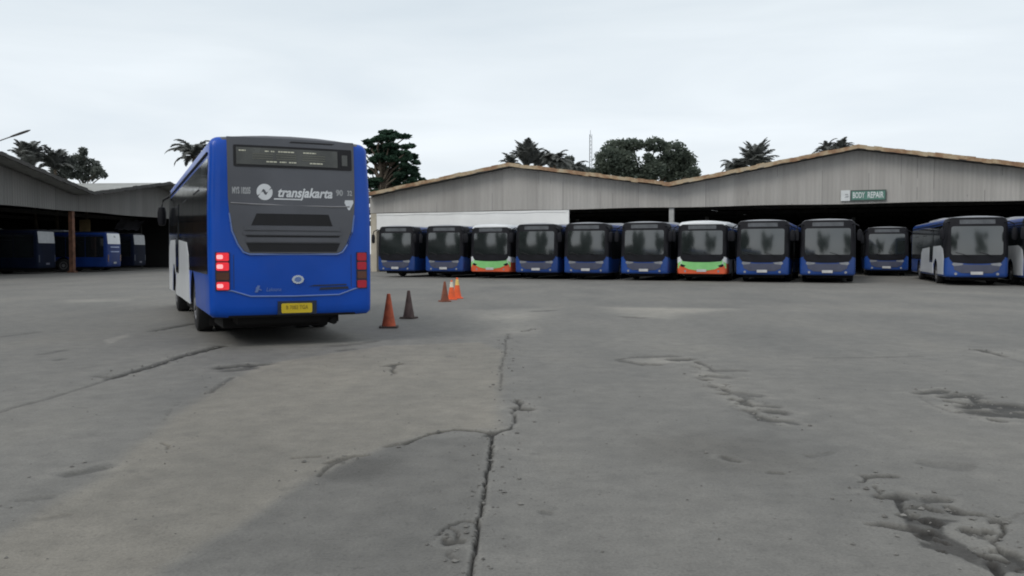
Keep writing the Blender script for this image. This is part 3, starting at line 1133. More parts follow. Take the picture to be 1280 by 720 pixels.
# ------------------------------------------------------------------ signs
def on_front(t, z, y=-0.06):
    T = Vector((T_R[0], T_R[1], 0)).normalized()
    Nn = Vector((-T.y, T.x, 0))
    return Vector((O_R[0], O_R[1], 0)) + T * t + Nn * y + Vector((0, 0, z)), math.atan2(T.y, T.x)


def t_at(px):
    r = (px - 640.0) / F_PX
    T = Vector((T_R[0], T_R[1])).normalized()
    return (r * O_R[1] - O_R[0]) / (T.x - r * T.y)


ta, tb = t_at(1061.5), t_at(1106)
loc, rz = on_front((ta + tb) / 2, 4.99, -0.09)
sg = empty('workshop_sign', loc, rz)
tag(sg, 'green sign reading BODY REPAIR in pale letters on the shed gable', 'sign')
w = tb - ta
flat = lambda a, b, o_: Vector((a, -o_, b))
s = MB()
s.panel([(-w / 2, -0.33), (w / 2, -0.33), (w / 2, 0.33), (-w / 2, 0.33)], flat, 0.03, 0.06, 5)
s.build('sign_board', M['signframe'], sg)
s = MB()
s.panel([(-w / 2 + 0.07, -0.26), (w / 2 - 0.07, -0.26), (w / 2 - 0.07, 0.26), (-w / 2 + 0.07, 0.26)], flat, 0.036, 0.02, 5)
s.build('sign_face', M['signgreen'], sg)
s = MB()
text_on(s, 'BODY', 0.50, -w * 0.27, 0.0, flat, 0.04, 0, 0.012, squeeze=0.50)
text_on(s, 'REPAIR', 0.52, w * 0.20, 0.0, flat, 0.04, 0, 0.012, squeeze=0.56)
s.build('lettering', M['signwhite'], sg)
ta2, tb2 = t_at(1049.5), t_at(1061)
loc, rz = on_front((ta2 + tb2) / 2, 5.0, -0.09)
sq = empty('logo_panel', loc, rz)
tag(sq, 'small white square panel with faint logo left of the green sign', 'sign')
w2 = tb2 - ta2
s = MB()
s.panel([(-w2 / 2, -0.33), (w2 / 2, -0.33), (w2 / 2, 0.33), (-w2 / 2, 0.33)], flat, 0.03, 0.06, 5)
s.build('panel_board', M['signwhite'], sq)
s = MB()
s.panel([(-0.06, -0.12), (0.16, -0.12), (0.2, -0.02), (0.02, -0.04)], flat, 0.034, 0.01, 5)
s.panel([(-0.02, 0.02), (0.18, 0.02), (0.12, 0.10), (-0.02, 0.09)], flat, 0.034, 0.01, 5)
s.build('logo', M['faded'], sq)


# ------------------------------------------------------------------ traffic cones
def cone(loc, h, body, band=None, tilt=0.0, squash=1.0, base=None):
    root = empty('traffic_cone', loc, random.uniform(0, 1.5))
    root.rotation_euler = (tilt, tilt * 0.4, root.rotation_euler.z)
    s = h / 0.7
    b = MB()
    b.panel(rrect(-0.19 * s, -0.19 * s, 0.19 * s, 0.19 * s, 0.05, 4), lambda a, c, o_: Vector((a, c, o_)), 0.035, 0.035, 5)
    b.build('base', base or M['cone_base'], root)
    c = MB()
    prof = [(0.145 * s, 0.034), (0.140 * s, 0.06), (0.105 * s, 0.25 * s), (0.07 * s, 0.47 * s), (0.040 * s, 0.66 * s), (0.036 * s, 0.69 * s), (0.022 * s, 0.70 * s)]
    c.lathe(prof, 24)
    c.build('cone_body', body, root, True)
    if band:
        d = MB()
        d.lathe([(0.0745 * s, 0.45 * s), (0.044 * s, 0.645 * s)], 24)
        d.build('reflective_band', band, root, True)
    return root


CG = 'traffic cones'
tag(cone(gp(486, 409.5), 0.66, M['cone_worn']), 'worn dark red cone standing nearest the moving bus', 'traffic cone', CG)
tag(cone(gp(511, 398), 0.62, M['cone_dirty']), 'dirty grey-brown cone just behind the worn red one', 'traffic cone', CG)
tag(cone(gp(556, 377), 0.60, M['cone_brown'], base=M['cone_brown']), 'brown cone touching the left side of two bright orange cones', 'traffic cone', CG)
tag(cone(gp(564.5, 374.5), 0.60, M['cone_new'], M['cone_band'], base=M['cone_new']), 'bright orange cone with pinkish white top, middle of the three', 'traffic cone', CG)
tag(cone(gp(571.5, 373.0), 0.66, M['cone_new'], M['cone_yellow'], base=M['cone_new']), 'bright orange cone with yellowish top, farthest right', 'traffic cone', CG)


# ------------------------------------------------------------------ street lamp at the left edge
D = 42.0
base = at(-70, 316, D)
tip0, tip1 = at(-12, 180, D), at(36, 163.5, D)
lp = empty('street_lamp', (base.x, D, 0))
tag(lp, 'street lamp whose slanting arm reaches in at the top left', 'street lamp')
b0 = at(-70, 205, D)
mb = MB()
mb.tube([(0, 0, 0), (0, 0, b0.z * 0.6), (0, 0, b0.z - 0.2)], [0.10, 0.08, 0.06], 10)
mb.build('pole', M['metal'], lp, True)
mb = MB()
off = Vector((base.x, D, 0))
mb.tube([Vector((0, 0, b0.z - 0.3)), b0 - off, tip0 - off, at(16, 170, D) - off], 0.032, 8)
mb.build('arm', M['metal'], lp, True)
mb = MB()
a_, b_ = at(13, 171, D) - off, at(38, 162.5, D) - off
for k, (q, ww) in enumerate(((0.0, 0.05), (0.15, 0.10), (0.5, 0.15), (0.85, 0.12), (1.0, 0.04))):
    pass
mb.tube([a_.lerp(b_, q) for q in (0, 0.15, 0.5, 0.85, 1)], [0.034, 0.05, 0.062, 0.055, 0.02], 10)
mb.build('lamp_head', M['beam'], lp, True)


# ------------------------------------------------------------------ trees
def leaf_cloud(mb, blobs, n, size, rng, shell=0.35, flat=1.0):
    tot = sum(b[3] * b[4] for b in blobs)
    for (x, y, z, rx, rz_) in blobs:
        k = int(n * rx * rz_ / tot)
        for _ in range(k):
            d = Vector((rng.gauss(0, 1), rng.gauss(0, 1), rng.gauss(0, 1))).normalized()
            rad = (shell + (1 - shell) * rng.random()) ** 0.6 * rng.uniform(0.8, 1.12)
            p = Vector((x + d.x * rx * rad, y + d.y * rx * rad, z + d.z * rz_ * rad))
            s = size * rng.uniform(0.55, 1.35)
            a = Vector((rng.gauss(0, 1), rng.gauss(0, 1), rng.gauss(0, 0.6) * flat)).normalized() * s
            b = a.cross(Vector((rng.gauss(0, 1), rng.gauss(0, 1), rng.gauss(0, 1)))).normalized() * s * rng.uniform(0.35, 0.6)
            mb.add([p - a, p + b, p + a * 1.1, p - b], [(0, 1, 2, 3)])


def leafy(name, label, base, h_trunk, blobs, n, size, mat, seed, trunk_r=0.25, group=None, shell=0.35, flat=1.0):
    rng = random.Random(seed)
    root = empty(name, base)
    tag(root, label, 'tree', group)
    t = MB()
    t.tube([(0, 0, 0), (0.1, 0, h_trunk * 0.5), (0, 0.1, h_trunk)], [trunk_r, trunk_r * 0.8, trunk_r * 0.6], 10)
    for bx in blobs:
        e = Vector(bx[:3]) - Vector((0, 0, bx[4] * 0.2))
        s0 = Vector((0, 0, min(h_trunk * 0.98, max(h_trunk * 0.55, e.z - 2.0))))
        m_ = (s0 + e) / 2 + Vector((rng.uniform(-0.3, 0.3), rng.uniform(-0.3, 0.3), 0.2))
        t.tube([s0, m_, e], [trunk_r * 0.45, trunk_r * 0.28, 0.04], 6)
    t.build('trunk', M['bark'], root, True)
    c = MB()
    leaf_cloud(c, blobs, n, size, rng, shell, flat)
    c.build('crown', mat, root, recalc=False)
    return root


def rel(px, py, Y, base):
    p = at(px, py, Y)
    return Vector((p.x - base.x, p.y - base.y, p.z))


def blobs_px(lst, D, base, seed):
    rng = random.Random(seed)
    out = []
    for px, py, rpx, rpz in lst:
        q = rel(px, py, D + rng.uniform(-1.5, 1.5), base)
        out.append((q.x, q.y, q.z, rpx * D / F_PX, rpz * D / F_PX))
    return out


# broad tree behind the middle valley
D = 92.0
bs = at(808, 316, D); bs.z = 0
bl = blobs_px([(762, 200, 20, 16), (772, 187, 19, 14), (790, 181, 18, 8), (778, 206, 22, 18), (818, 181, 14, 10), (842, 190, 18, 14), (856, 202, 15, 14),
               (836, 208, 22, 16), (815, 212, 18, 12), (866, 216, 10, 8), (752, 216, 14, 12), (800, 222, 26, 9), (846, 222, 24, 9), (810, 197, 7, 6)], D, bs, 1)
leafy('broad_tree', 'broad dark tree with round crown above the valley between the two sheds', bs, 7.5, bl, 15000, 0.21, M['leaf_mid'], 11, 0.4)

# tiered tree right behind the moving bus
D = 76.0
bs = at(478, 316, D); bs.z = 0
tiers = []
rg = random.Random(5)
for (px, py, w_) in ((481, 164, 8), (489, 170, 20), (470, 174, 18), (486, 181, 30), (478, 187, 30), (492, 193, 28), (484, 199, 36), (496, 206, 24), (482, 211, 36),
                     (500, 216, 22), (488, 223, 40), (478, 230, 42), (488, 239, 38), (476, 249, 34), (476, 262, 28), (472, 278, 20)):
    k = max(2, int(w_ / 5))
    for j in range(k):
        f = (j + 0.5) / k * 2 - 1
        tiers.append((px + 3 + f * w_ * 1.02 + rg.uniform(-2, 2), py + abs(f) * 3.0 + rg.uniform(-1.6, 1.6), 7.5 * (1.15 - 0.4 * abs(f)), 3.3 * rg.uniform(0.8, 1.25)))
bl = blobs_px(tiers, D, bs, 2)
leafy('tiered_tree', 'dark green tree with flat layered tiers right behind the moving bus', bs, 11.5, bl, 22000, 0.20, M['leaf_dark'], 12, 0.28, shell=0.05, flat=0.35)


def palm(label, px, D, top_py, n, length, spread, seed, group='palms behind the sheds', lean=0.0, elev=(5, 80), droop=1.0, name='palm_tree', cat='palm tree'):
    rng = random.Random(seed)
    bs = at(px, 316, D); bs.z = 0
    ztop = at(px, top_py, D).z
    root = empty(name, bs)
    tag(root, label, cat, group)
    t = MB()
    t.tube([(0, 0, 0), (0.15, 0.05, ztop * 0.4), (0.1 + lean, 0, ztop)], [0.24, 0.17, 0.14], 10)
    t.build('trunk', M['bark'], root, True)
    c = MB()
    for k in range(n):
        az = 2 * math.pi * (k / n) + rng.uniform(-0.3, 0.3)
        el = R(rng.uniform(*elev))
        Lf = length * rng.uniform(0.75, 1.1)
        h_ = Vector((math.cos(az) * spread, math.sin(az) * spread, 0))
        p = Vector((0.1 + lean, 0, ztop))
        pts = [p.copy()]
        e = el
        for i in range(12):
            p = p + (h_ * math.cos(e) + Vector((0, 0, math.sin(e)))) * (Lf / 12)
            e -= R(3 + 7.5 * droop * i / 12 * 1.6)
            pts.append(p.copy())
        c.tube(pts, [0.045 * (1 - i / 14) for i in range(13)], 4, cap=False)
        for i in range(1, 13):
            tdir = (pts[i] - pts[i - 1]).normalized()
            side = tdir.cross(Vector((0, 0, 1)))
            side = side.normalized() if side.length > 1e-3 else Vector((1, 0, 0))
            for q in (0.0, 0.25, 0.5, 0.75):
                o_ = pts[i - 1].lerp(pts[i], q)
                ll = Lf * 0.24 * math.sin(math.pi * min(1, (i + q) / 13.0) * 0.86 + 0.32)
                for sgn in (-1, 1):
                    dv = (side * sgn * 0.75 + tdir * 0.65 + Vector((0, 0, -0.25 + rng.uniform(-0.25, 0.2)))).normalized() * ll * rng.uniform(0.7, 1.1)
                    wv = tdir * 0.065
                    c.add([o_ - wv, o_ + wv, o_ + dv * 0.6 + wv * 0.9 + Vector((0, 0, -0.02)), o_ + dv, o_ + dv * 0.6 - wv * 0.9], [(0, 1, 2, 3, 4)])
    c.build('crown', M['palm_leaf'], root, recalc=False)
    return root


palm('palm with one tall upright plume above the left gable peak', 657, 88, 207, 40, 3.3, 0.62, 21, elev=(42, 89), droop=0.45)
palm('small palm tuft just left of the tallest plume over the left gable', 638, 92, 208, 15, 2.2, 0.9, 22, elev=(20, 80))
palm('short dark palm on the gable between the tall plume and the mast', 692, 86, 207, 36, 2.5, 0.85, 23, elev=(25, 80))
palm('palm between the tall plume and the short dark palm on the gable', 674, 90, 208, 28, 2.4, 0.9, 34, elev=(25, 85), droop=0.6)
palm('low palm tuft immediately left of the thin mast', 714, 94, 211, 24, 2.1, 1.0, 24, elev=(5, 75))
palm('spiky dark palm above the right shed\'s left slope', 941, 84, 209, 42, 3.2, 0.75, 25, elev=(25, 89), droop=0.45)
palm('ragged low palm left of the spiky one on the right roof slope', 918, 86, 210, 30, 2.1, 1.0, 26, elev=(5, 60))
palm('single thin palm frond tuft right of the spiky palm', 972, 90, 210, 6, 1.9, 1.0, 27, elev=(15, 50))
palm('small round palm top nearer the left of the pair by the right gable peak', 1030, 92, 190, 18, 2.0, 0.9, 28, elev=(20, 88))
palm('small round palm top closest to the right gable peak', 1048, 92, 187, 18, 2.0, 0.9, 29, elev=(20, 88))
palm('feathery palm leaning left above the left shed', 44, 78, 212, 46, 3.4, 0.62, 30, elev=(45, 88), droop=0.7, lean=-0.5)
palm('palm with short upright fronds in the middle of the left clump', 70, 80, 212, 34, 2.7, 0.8, 31, elev=(30, 85), droop=0.8)
palm('palm whose fronds show over the moving bus\'s roof edge', 243, 62, 196, 20, 2.3, 1.0, 32, elev=(5, 80), droop=1.1)

D = 82.0
bs = at(108, 316, D); bs.z = 0
bl = blobs_px([(98, 200, 10, 8), (104, 190, 6, 6), (112, 207, 12, 9), (122, 214, 8, 6), (92, 214, 14, 10), (108, 219, 16, 8), (129, 219, 5, 4), (84, 204, 10, 10), (75, 215, 14, 10)], D, bs, 4)
leafy('small_tree', 'small grey-green tree right of the palms on the left', bs, 8.0, bl, 3600, 0.19, M['leaf_grey'], 13, 0.2)
D = 100.0
bs = at(722, 316, D); bs.z = 0
bl = blobs_px([(700, 208, 13, 9), (722, 214, 15, 10), (735, 218, 12, 9), (712, 200, 7, 6)], D, bs, 6)
leafy('small_tree', 'low leafy tree under the thin mast, left of the broad tree', bs, 8.0, bl, 2600, 0.2, M['leaf_grey'], 14, 0.2)
# unseen trees added round the yard to put dark reflections in the windscreens
for k, (x_, y_, h_, lab) in enumerate(((-27.0, 7.0, 14.0, 'big round tree added for windscreen reflections, beside the left sheds, outside the photo'),
                                  (-41.0, 22.0, 15.0, 'tall tree added for windscreen reflections, rising over the left sheds, outside the photo'),
                                  (14.0, -32.0, 15.0, 'spreading tree added for windscreen reflections, behind the viewer to the right, outside the photo'),
                                  (-13.0, -21.0, 16.0, 'tree added for windscreen reflections, standing behind the viewer, outside the photo'))):
    bs = Vector((x_, y_, 0))
    rg = random.Random(9 + k)
    bl = [(rg.uniform(-4.6, 4.6), rg.uniform(-4.6, 4.6), rg.uniform(h_ * 0.35, h_ - 1.5), 2.3, 1.9) for _ in range(22)]
    leafy('reflected_tree', lab, bs, h_ * 0.4, bl, 9000, 0.42, M['leaf_dark'], 15 + k, 0.4, shell=0.2)

# thin mast
D = 120.0
bs = at(737.5, 316, D)
ms = empty('radio_mast', (bs.x, D, 0))
tag(ms, 'thin pale lattice mast rising left of the broad tree', 'mast')
ztop = at(737, 168, D).z
mb = MB()
for k in range(3):
    a = 2 * math.pi * k / 3
    mb.tube([(0.26 * math.cos(a), 0.26 * math.sin(a), 0), (0.2 * math.cos(a), 0.2 * math.sin(a), ztop)], 0.035, 5)
z = 0.5
k = 0
while z < ztop - 0.6:
    for j in range(3):
        a, b = 2 * math.pi * j / 3, 2 * math.pi * (j + 1) / 3
        if k % 2: a, b = b, a
        mb.tube([(0.23 * math.cos(a), 0.23 * math.sin(a), z), (0.23 * math.cos(b), 0.23 * math.sin(b), z + 0.55)], 0.018, 4, cap=False)
    z += 0.55
    k += 1
mb.build('lattice', M['metal'], ms)
mb = MB()
mb.tube([(0, 0, ztop - 0.3), (0, 0, ztop + 0.6)], 0.03, 5)
mb.build('antenna', M['metal'], ms)

# ------------------------------------------------------------------ the yard
rs = np.random.RandomState(5)
LAT = rs.rand(256, 256)


def vnoise(x, y):
    xi, yi = np.floor(x).astype(int), np.floor(y).astype(int)
    fx, fy = x - xi, y - yi
    fx, fy = fx * fx * (3 - 2 * fx), fy * fy * (3 - 2 * fy)
    a, b = LAT[xi % 256, yi % 256], LAT[(xi + 1) % 256, yi % 256]
    c, d = LAT[xi % 256, (yi + 1) % 256], LAT[(xi + 1) % 256, (yi + 1) % 256]
    return (a * (1 - fx) + b * fx) * (1 - fy) + (c * (1 - fx) + d * fx) * fy


def fbm(x, y, o=4):
    s, a, t = 0, 1.0, 0
    for k in range(o):
        s = s + a * vnoise(x * 2 ** k + 17.3 * k, y * 2 ** k + 9.1 * k)
        t += a
        a *= 0.5
    return s / t


def g2(px, py):
    p = gp(px, py)
    return np.array((p.x, p.y))


# cracks: pixel path on the photographed ground, thickness in px, darkness
CR = [
    ([(634, 417), (631, 437), (628, 462), (626, 488)], 2.2, 0.55),
    ([(648, 499), (651, 507), (645, 513), (643, 526), (636, 535), (616, 541)], 2.6, 0.9),
    ([(650, 509), (661, 511)], 3.4, 1.0), ([(646, 501), (650, 504)], 4.5, 1.0),
    ([(616, 541), (592, 538), (565, 537), (540, 541), (514, 551), (504, 554)], 2.4, 0.85),
    ([(510, 552), (483, 557)], 2.2, 0.5), ([(462, 567), (438, 570), (408, 579)], 2.2, 0.5),
    ([(616, 541), (611, 572), (606, 605), (600, 650), (594, 690), (590, 712), (588, 735)], 3.6, 1.0),
    ([(618, 540), (611, 545)], 5.5, 0.8),
    ([(599, 650), (582, 650), (566, 655), (556, 663), (549, 671)], 2.0, 0.7),
    ([(561, 657), (572, 664), (573, 676), (566, 682), (556, 676)], 2.0, 0.55), ([(562, 680), (577, 678)], 4.0, 0.8),
    ([(560, 692), (572, 699)], 3.5, 0.35),
    ([(140, 473), (158, 467), (186, 459), (222, 447), (250, 439), (279, 432)], 3.0, 0.95),
    ([(122, 470), (140, 472)], 2.5, 0.4),
    ([(-20, 520), (20, 508), (65, 497), (110, 483), (140, 473)], 1.7, 0.4),
    ([(190, 414), (215, 409), (245, 404)], 1.8, 0.75), ([(0, 421), (50, 415)], 1.5, 0.3),
    ([(276, 459), (300, 457), (331, 455)], 2.8, 0.9), ([(290, 462), (310, 460)], 3.5, 0.6),
    ([(262, 491), (275, 482), (290, 472)], 2.6, 0.45), ([(205, 526), (215, 512), (222, 503)], 1.6, 0.3),
    ([(204, 553), (213, 556), (210, 562)], 2.2, 0.5),
    ([(88, 592), (120, 586)], 5.0, 0.45), ([(25, 627), (62, 622)], 4.0, 0.25), ([(50, 648), (82, 643)], 4.0, 0.2),
    ([(50, 443), (80, 438)], 1.8, 0.35), ([(72, 450), (79, 448)], 2.5, 0.4),
    ([(484, 457), (496, 455), (488, 462), (494, 467)], 2.4, 0.75),
    ([(420, 432), (445, 430), (470, 426)], 2.0, 0.35), ([(425, 438), (440, 436)], 2.0, 0.4),
    ([(773, 449), (795, 446), (842, 445)], 1.6, 0.45), ([(775, 450), (796, 454)], 2.4, 0.5), ([(806, 455), (820, 455)], 2.2, 0.7),
    ([(843, 449), (858, 449)], 3.0, 0.75), ([(872, 452), (882, 456), (894, 463)], 2.4, 0.65), ([(893, 463), (927, 463)], 2.2, 0.4),
    ([(874, 472), (888, 469), (908, 472)], 3.0, 0.45), ([(888, 481), (895, 483)], 3, 0.5), ([(900, 487), (915, 490), (930, 492)], 2.8, 0.4),
    ([(926, 493), (944, 494)], 2.8, 0.5), ([(922, 500), (930, 504), (944, 507), (968, 508)], 2.6, 0.55),
    ([(938, 514), (948, 521), (960, 524), (985, 526), (999, 531)], 3.0, 0.65), ([(962, 514), (976, 516)], 4.0, 0.7),
    ([(1152, 491), (1165, 490), (1180, 488)], 4.0, 0.75), ([(1182, 496), (1196, 493), (1210, 494), (1222, 501), (1228, 505)], 5.0, 0.85),
    ([(1211, 508), (1225, 506), (1240, 505), (1256, 506)], 6.5, 0.85), ([(1190, 502), (1212, 504)], 1.8, 0.7),
    ([(1225, 514), (1245, 516), (1262, 518)], 7.0, 0.8), ([(1258, 509), (1275, 510), (1300, 514)], 6, 0.8), ([(1250, 512), (1300, 522)], 6, 0.7),
    ([(1247, 525), (1252, 527)], 5, 0.75), ([(1200, 515), (1209, 514)], 3.5, 0.6), ([(1152, 497), (1170, 508), (1190, 515)], 1.8, 0.25),
    ([(1223, 437), (1240, 441), (1255, 445)], 2.4, 0.7), ([(1255, 446), (1290, 456)], 1.6, 0.25),
    ([(1071, 601), (1080, 594), (1098, 594), (1116, 596)], 3.0, 0.75),
    ([(1088, 606), (1098, 615)], 2.5, 0.6), ([(1102, 620), (1122, 619)], 6.0, 0.95), ([(1120, 620), (1128, 631), (1135, 641)], 6, 0.9),
    ([(1131, 644), (1141, 643), (1139, 650)], 4, 0.9), ([(1122, 617), (1140, 620), (1158, 625)], 3.0, 0.4),
    ([(1140, 634), (1160, 633), (1175, 638)], 3.5, 0.7), ([(1160, 622), (1180, 623)], 4.5, 0.65), ([(1186, 631), (1202, 639), (1222, 642)], 5.0, 0.85),
    ([(1222, 642), (1250, 650)], 1.8, 0.4), ([(1246, 652), (1260, 653)], 3.5, 0.85), ([(1256, 655), (1256, 670), (1244, 681), (1250, 688), (1258, 693)], 4.0, 0.85),
    ([(1224, 668), (1234, 675), (1246, 678)], 4.5, 0.55), ([(1258, 692), (1270, 697), (1284, 708)], 7.0, 0.8),
    ([(1094, 656), (1098, 656)], 4, 0.7), ([(1108, 656), (1114, 658)], 4.5, 0.8), ([(1118, 658), (1134, 660)], 4.5, 0.75),
    ([(1236, 700), (1248, 714), (1256, 730)], 7.0, 0.8), ([(1158, 579), (1205, 584)], 6.0, 0.3),
    ([(905, 572), (916, 575)], 3.0, 0.5), ([(962, 590), (972, 590)], 2.5, 0.35), ([(1020, 447), (1085, 447), (1150, 445)], 1.5, 0.25),
    ([(370, 571), (400, 570)], 2.0, 0.35), ([(398, 596), (404, 588), (420, 578), (440, 570)], 3.5, 0.55),
    ([(1010, 570), (1035, 566)], 4, 0.25), ([(680, 640), (688, 641)], 3, 0.3), ([(1235, 655), (1300, 640)], 1.5, 0.2),
    ([(0, 358), (18, 357)], 2.0, 0.5), ([(785, 396), (800, 397)], 1.6, 0.6), ([(655, 414), (668, 411)], 1.6, 0.5), ([(668, 389), (690, 388)], 1.2, 0.5),
]
# patches: polygon, edge softness (px-ish metres), channel amount (tone +light / -dark, warm)
PT = [
    ([(330, 455), (480, 432), (600, 428), (630, 440), (622, 536), (560, 537), (484, 557), (395, 596), (330, 640), (205, 712), (190, 735), (-300, 735), (-40, 690), (120, 600), (190, 540), (260, 490)], 0.10, 0.22001, 0.42),
    ([(395, 596), (402, 586), (440, 570), (500, 575), (490, 590), (440, 600), (400, 600)], 0.16, -0.36, 0.0),
    ([(395, 597), (484, 557), (612, 541), (600, 640), (590, 720), (210, 716), (330, 640)], 0.05, -0.17, -0.05),
    ([(800, 545), (880, 540), (960, 548), (1010, 580), (960, 592), (880, 590), (800, 570)], 0.35, -0.26, 0.1),
    ([(590, 388), (690, 385), (664, 405), (655, 416), (632, 418), (610, 402)], 0.6, 0.55, 0.0),
    ([(756, 384), (930, 386), (850, 393), (835, 398), (785, 396)], 0.5, 0.75, 0.1),
    ([(930, 386), (1280, 388), (1280, 391), (900, 390)], 1.0, 0.15, 0.0),
    ([(790, 448), (860, 446), (868, 452), (800, 455)], 0.12, 0.35, 0.0),
    ([(866, 452), (890, 462), (925, 490), (1000, 532), (985, 535), (930, 515), (880, 480)], 0.15, 0.22, -0.2),
    ([(1130, 645), (1165, 646), (1202, 652), (1178, 657), (1180, 668), (1215, 688), (1250, 694), (1282, 704), (1282, 716), (1240, 714), (1196, 694), (1152, 682), (1146, 674), (1166, 680), (1138, 664)], 0.012, -0.85, -0.1),
    ([(1130, 620), (1170, 622), (1190, 640), (1150, 645)], 0.06, -0.28, -0.1),
    ([(1180, 655), (1215, 648), (1252, 655), (1252, 672), (1240, 680), (1250, 690), (1218, 686), (1185, 668)], 0.04, 0.22, 0.0),
    ([(1200, 495), (1225, 497), (1250, 503), (1200, 502)], 0.05, 0.25, 0.0),
    ([(130, 425), (160, 417), (158, 421), (135, 431)], 0.05, 0.6, 0.0),
    ([(85, 375), (160, 374), (160, 377), (85, 378)], 0.4, 0.4, 0.0),
    ([(1215, 440), (1290, 436), (1290, 450), (1250, 448)], 0.15, 0.2, 0.0),
]


def smooth01(v):
    v = np.clip(v, 0, 1)
    return v * v * (3 - 2 * v)


def attrs(X, Y):
    wx = X + (fbm(X * 2.1, Y * 2.1 + 40) - 0.5) * 0.07 + (fbm(X * 17, Y * 17) - 0.5) * 0.018 + (fbm(X * 55, Y * 55) - 0.5) * 0.012
    wy = Y + (fbm(X * 3.1 + 70, Y * 3.1) - 0.5) * 0.16 + (fbm(X * 15 + 9, Y * 13) - 0.5) * 0.05
    wid = 0.45 + 1.1 * fbm(X * 9 + 3, Y * 9 + 5)
    crack = np.zeros_like(X)
    rim = np.zeros_like(X)
    for path, wpx, dark in CR:
        for (a, b) in zip(path[:-1], path[1:]):
            dx, dy = b[0] - a[0], b[1] - a[1]
            l = math.hypot(dx, dy)
            nx, ny = -dy / l * wpx / 2, dx / l * wpx / 2
            A, B = g2(*a), g2(*b)
            mx, my = (a[0] + b[0]) / 2, (a[1] + b[1]) / 2
            Wv = g2(mx + nx, my + ny) - g2(mx - nx, my - ny)
            AB = B - A
            L2 = AB @ AB
            perp = abs(AB[0] * Wv[1] - AB[1] * Wv[0]) / math.sqrt(L2)
            hw = max(0.008, perp / 2)
            pad = hw * 3 + 0.15
            m = (X > min(A[0], B[0]) - pad) & (X < max(A[0], B[0]) + pad) & (Y > min(A[1], B[1]) - pad) & (Y < max(A[1], B[1]) + pad)
            idx = np.nonzero(m)[0]
            if len(idx) == 0: continue
            px, py = wx[idx] - A[0], wy[idx] - A[1]
            t = np.clip((px * AB[0] + py * AB[1]) / L2, 0, 1)
            d = np.hypot(px - t * AB[0], py - t * AB[1])
            val = dark * smooth01(1.35 - d / (hw * wid[idx] * 1.25 + 1e-6))
            crack[idx] = np.maximum(crack[idx], val)
            if wpx >= 2.5 and dark > 0.4:
                q = d / (hw * wid[idx] + 0.006)
                rim[idx] = np.maximum(rim[idx], smooth01(1 - np.abs(q - 2.3) / 1.1))
    tone = np.zeros_like(X)
    warm = np.zeros_like(X)
    for poly, soft, tn, wm in PT:
        P = [g2(*p) for p in poly]
        xs, ys = [p[0] for p in P], [p[1] for p in P]
        pad = soft * 2 + 0.3
        m = (X > min(xs) - pad) & (X < max(xs) + pad) & (Y > min(ys) - pad) & (Y < max(ys) + pad)
        idx = np.nonzero(m)[0]
        if len(idx) == 0: continue
        x, y = wx[idx], wy[idx]
        ins = np.zeros(len(idx), bool)
        dm = np.full(len(idx), 1e9)
        for i in range(len(P)):
            A, B = P[i], P[(i + 1) % len(P)]
            c = ((A[1] > y) != (B[1] > y))
            xc = (B[0] - A[0]) * (y - A[1]) / (B[1] - A[1] + 1e-12) + A[0]
            ins ^= c & (x < xc)
            AB = B - A
            t = np.clip(((x - A[0]) * AB[0] + (y - A[1]) * AB[1]) / (AB @ AB + 1e-12), 0, 1)
            dm = np.minimum(dm, np.hypot(x - A[0] - t * AB[0], y - A[1] - t * AB[1]))
        sd = np.where(ins, dm, -dm)
        v = smooth01(0.5 + sd / (2 * soft))
        tone[idx] += tn * v
        warm[idx] += wm * v
        if tn == 0.22 or tn == -0.85 or tn == -0.28 or tn == 0.25:
            # broken surface: pits between loose plates
            pit = fbm(X[idx] * 11 + 5, Y[idx] * 6.5 + 2, 4)
            crack[idx] = np.maximum(crack[idx], v * 0.75 * smooth01((pit - 0.56) / 0.06))
    tone += 0.22 * rim * (1 - crack) * smooth01((fbm(X * 5 + 30, Y * 5) - 0.40) / 0.2)
    return crack, tone, warm


def yard_grid(x0, x1, y0, y1, st, holes, zoff):
    nx, ny = int(round((x1 - x0) / st)) + 1, int(round((y1 - y0) / st)) + 1
    xs, ys = np.linspace(x0, x1, nx), np.linspace(y0, y1, ny)
    X, Y = np.meshgrid(xs, ys)
    X, Y = X.ravel(), Y.ravel()
    cr, tn, wm = attrs(X, Y)
    fade = smooth01(np.minimum.reduce([X - x0, x1 - X, Y - y0, y1 - Y]) / 0.25)
    Z = -0.035 * cr * fade - 0.010 * np.clip(-tn - 0.5, 0, 1) * fade
    Z += (fbm(X * 6, Y * 6) - 0.5) * 0.004 * fade
    V = np.column_stack([X, Y, Z])
    i = np.arange((nx - 1) * (ny - 1))
    r_, c_ = i // (nx - 1), i % (nx - 1)
    a = r_ * nx + c_
    Fq = np.column_stack([a, a + 1, a + nx + 1, a + nx])
    return V, Fq, np.column_stack([cr, tn * 0.5 + 0.5, wm * 0.5 + 0.5, np.ones_like(cr)])


zones = [(-4.6, 4.6, 2.6, 7.0, 0.0125), (-9.2, 9.2, 7.0, 14.0, 0.025), (-22.4, 22.4, 14.0, 35.0, 0.07)]
Vs, Fs, Cs, o = [], [], [], 0
for z in zones:
    V, Fq, C = yard_grid(*z, None, 0)
    Vs.append(V); Fs.append(Fq + o); Cs.append(C); o += len(V)
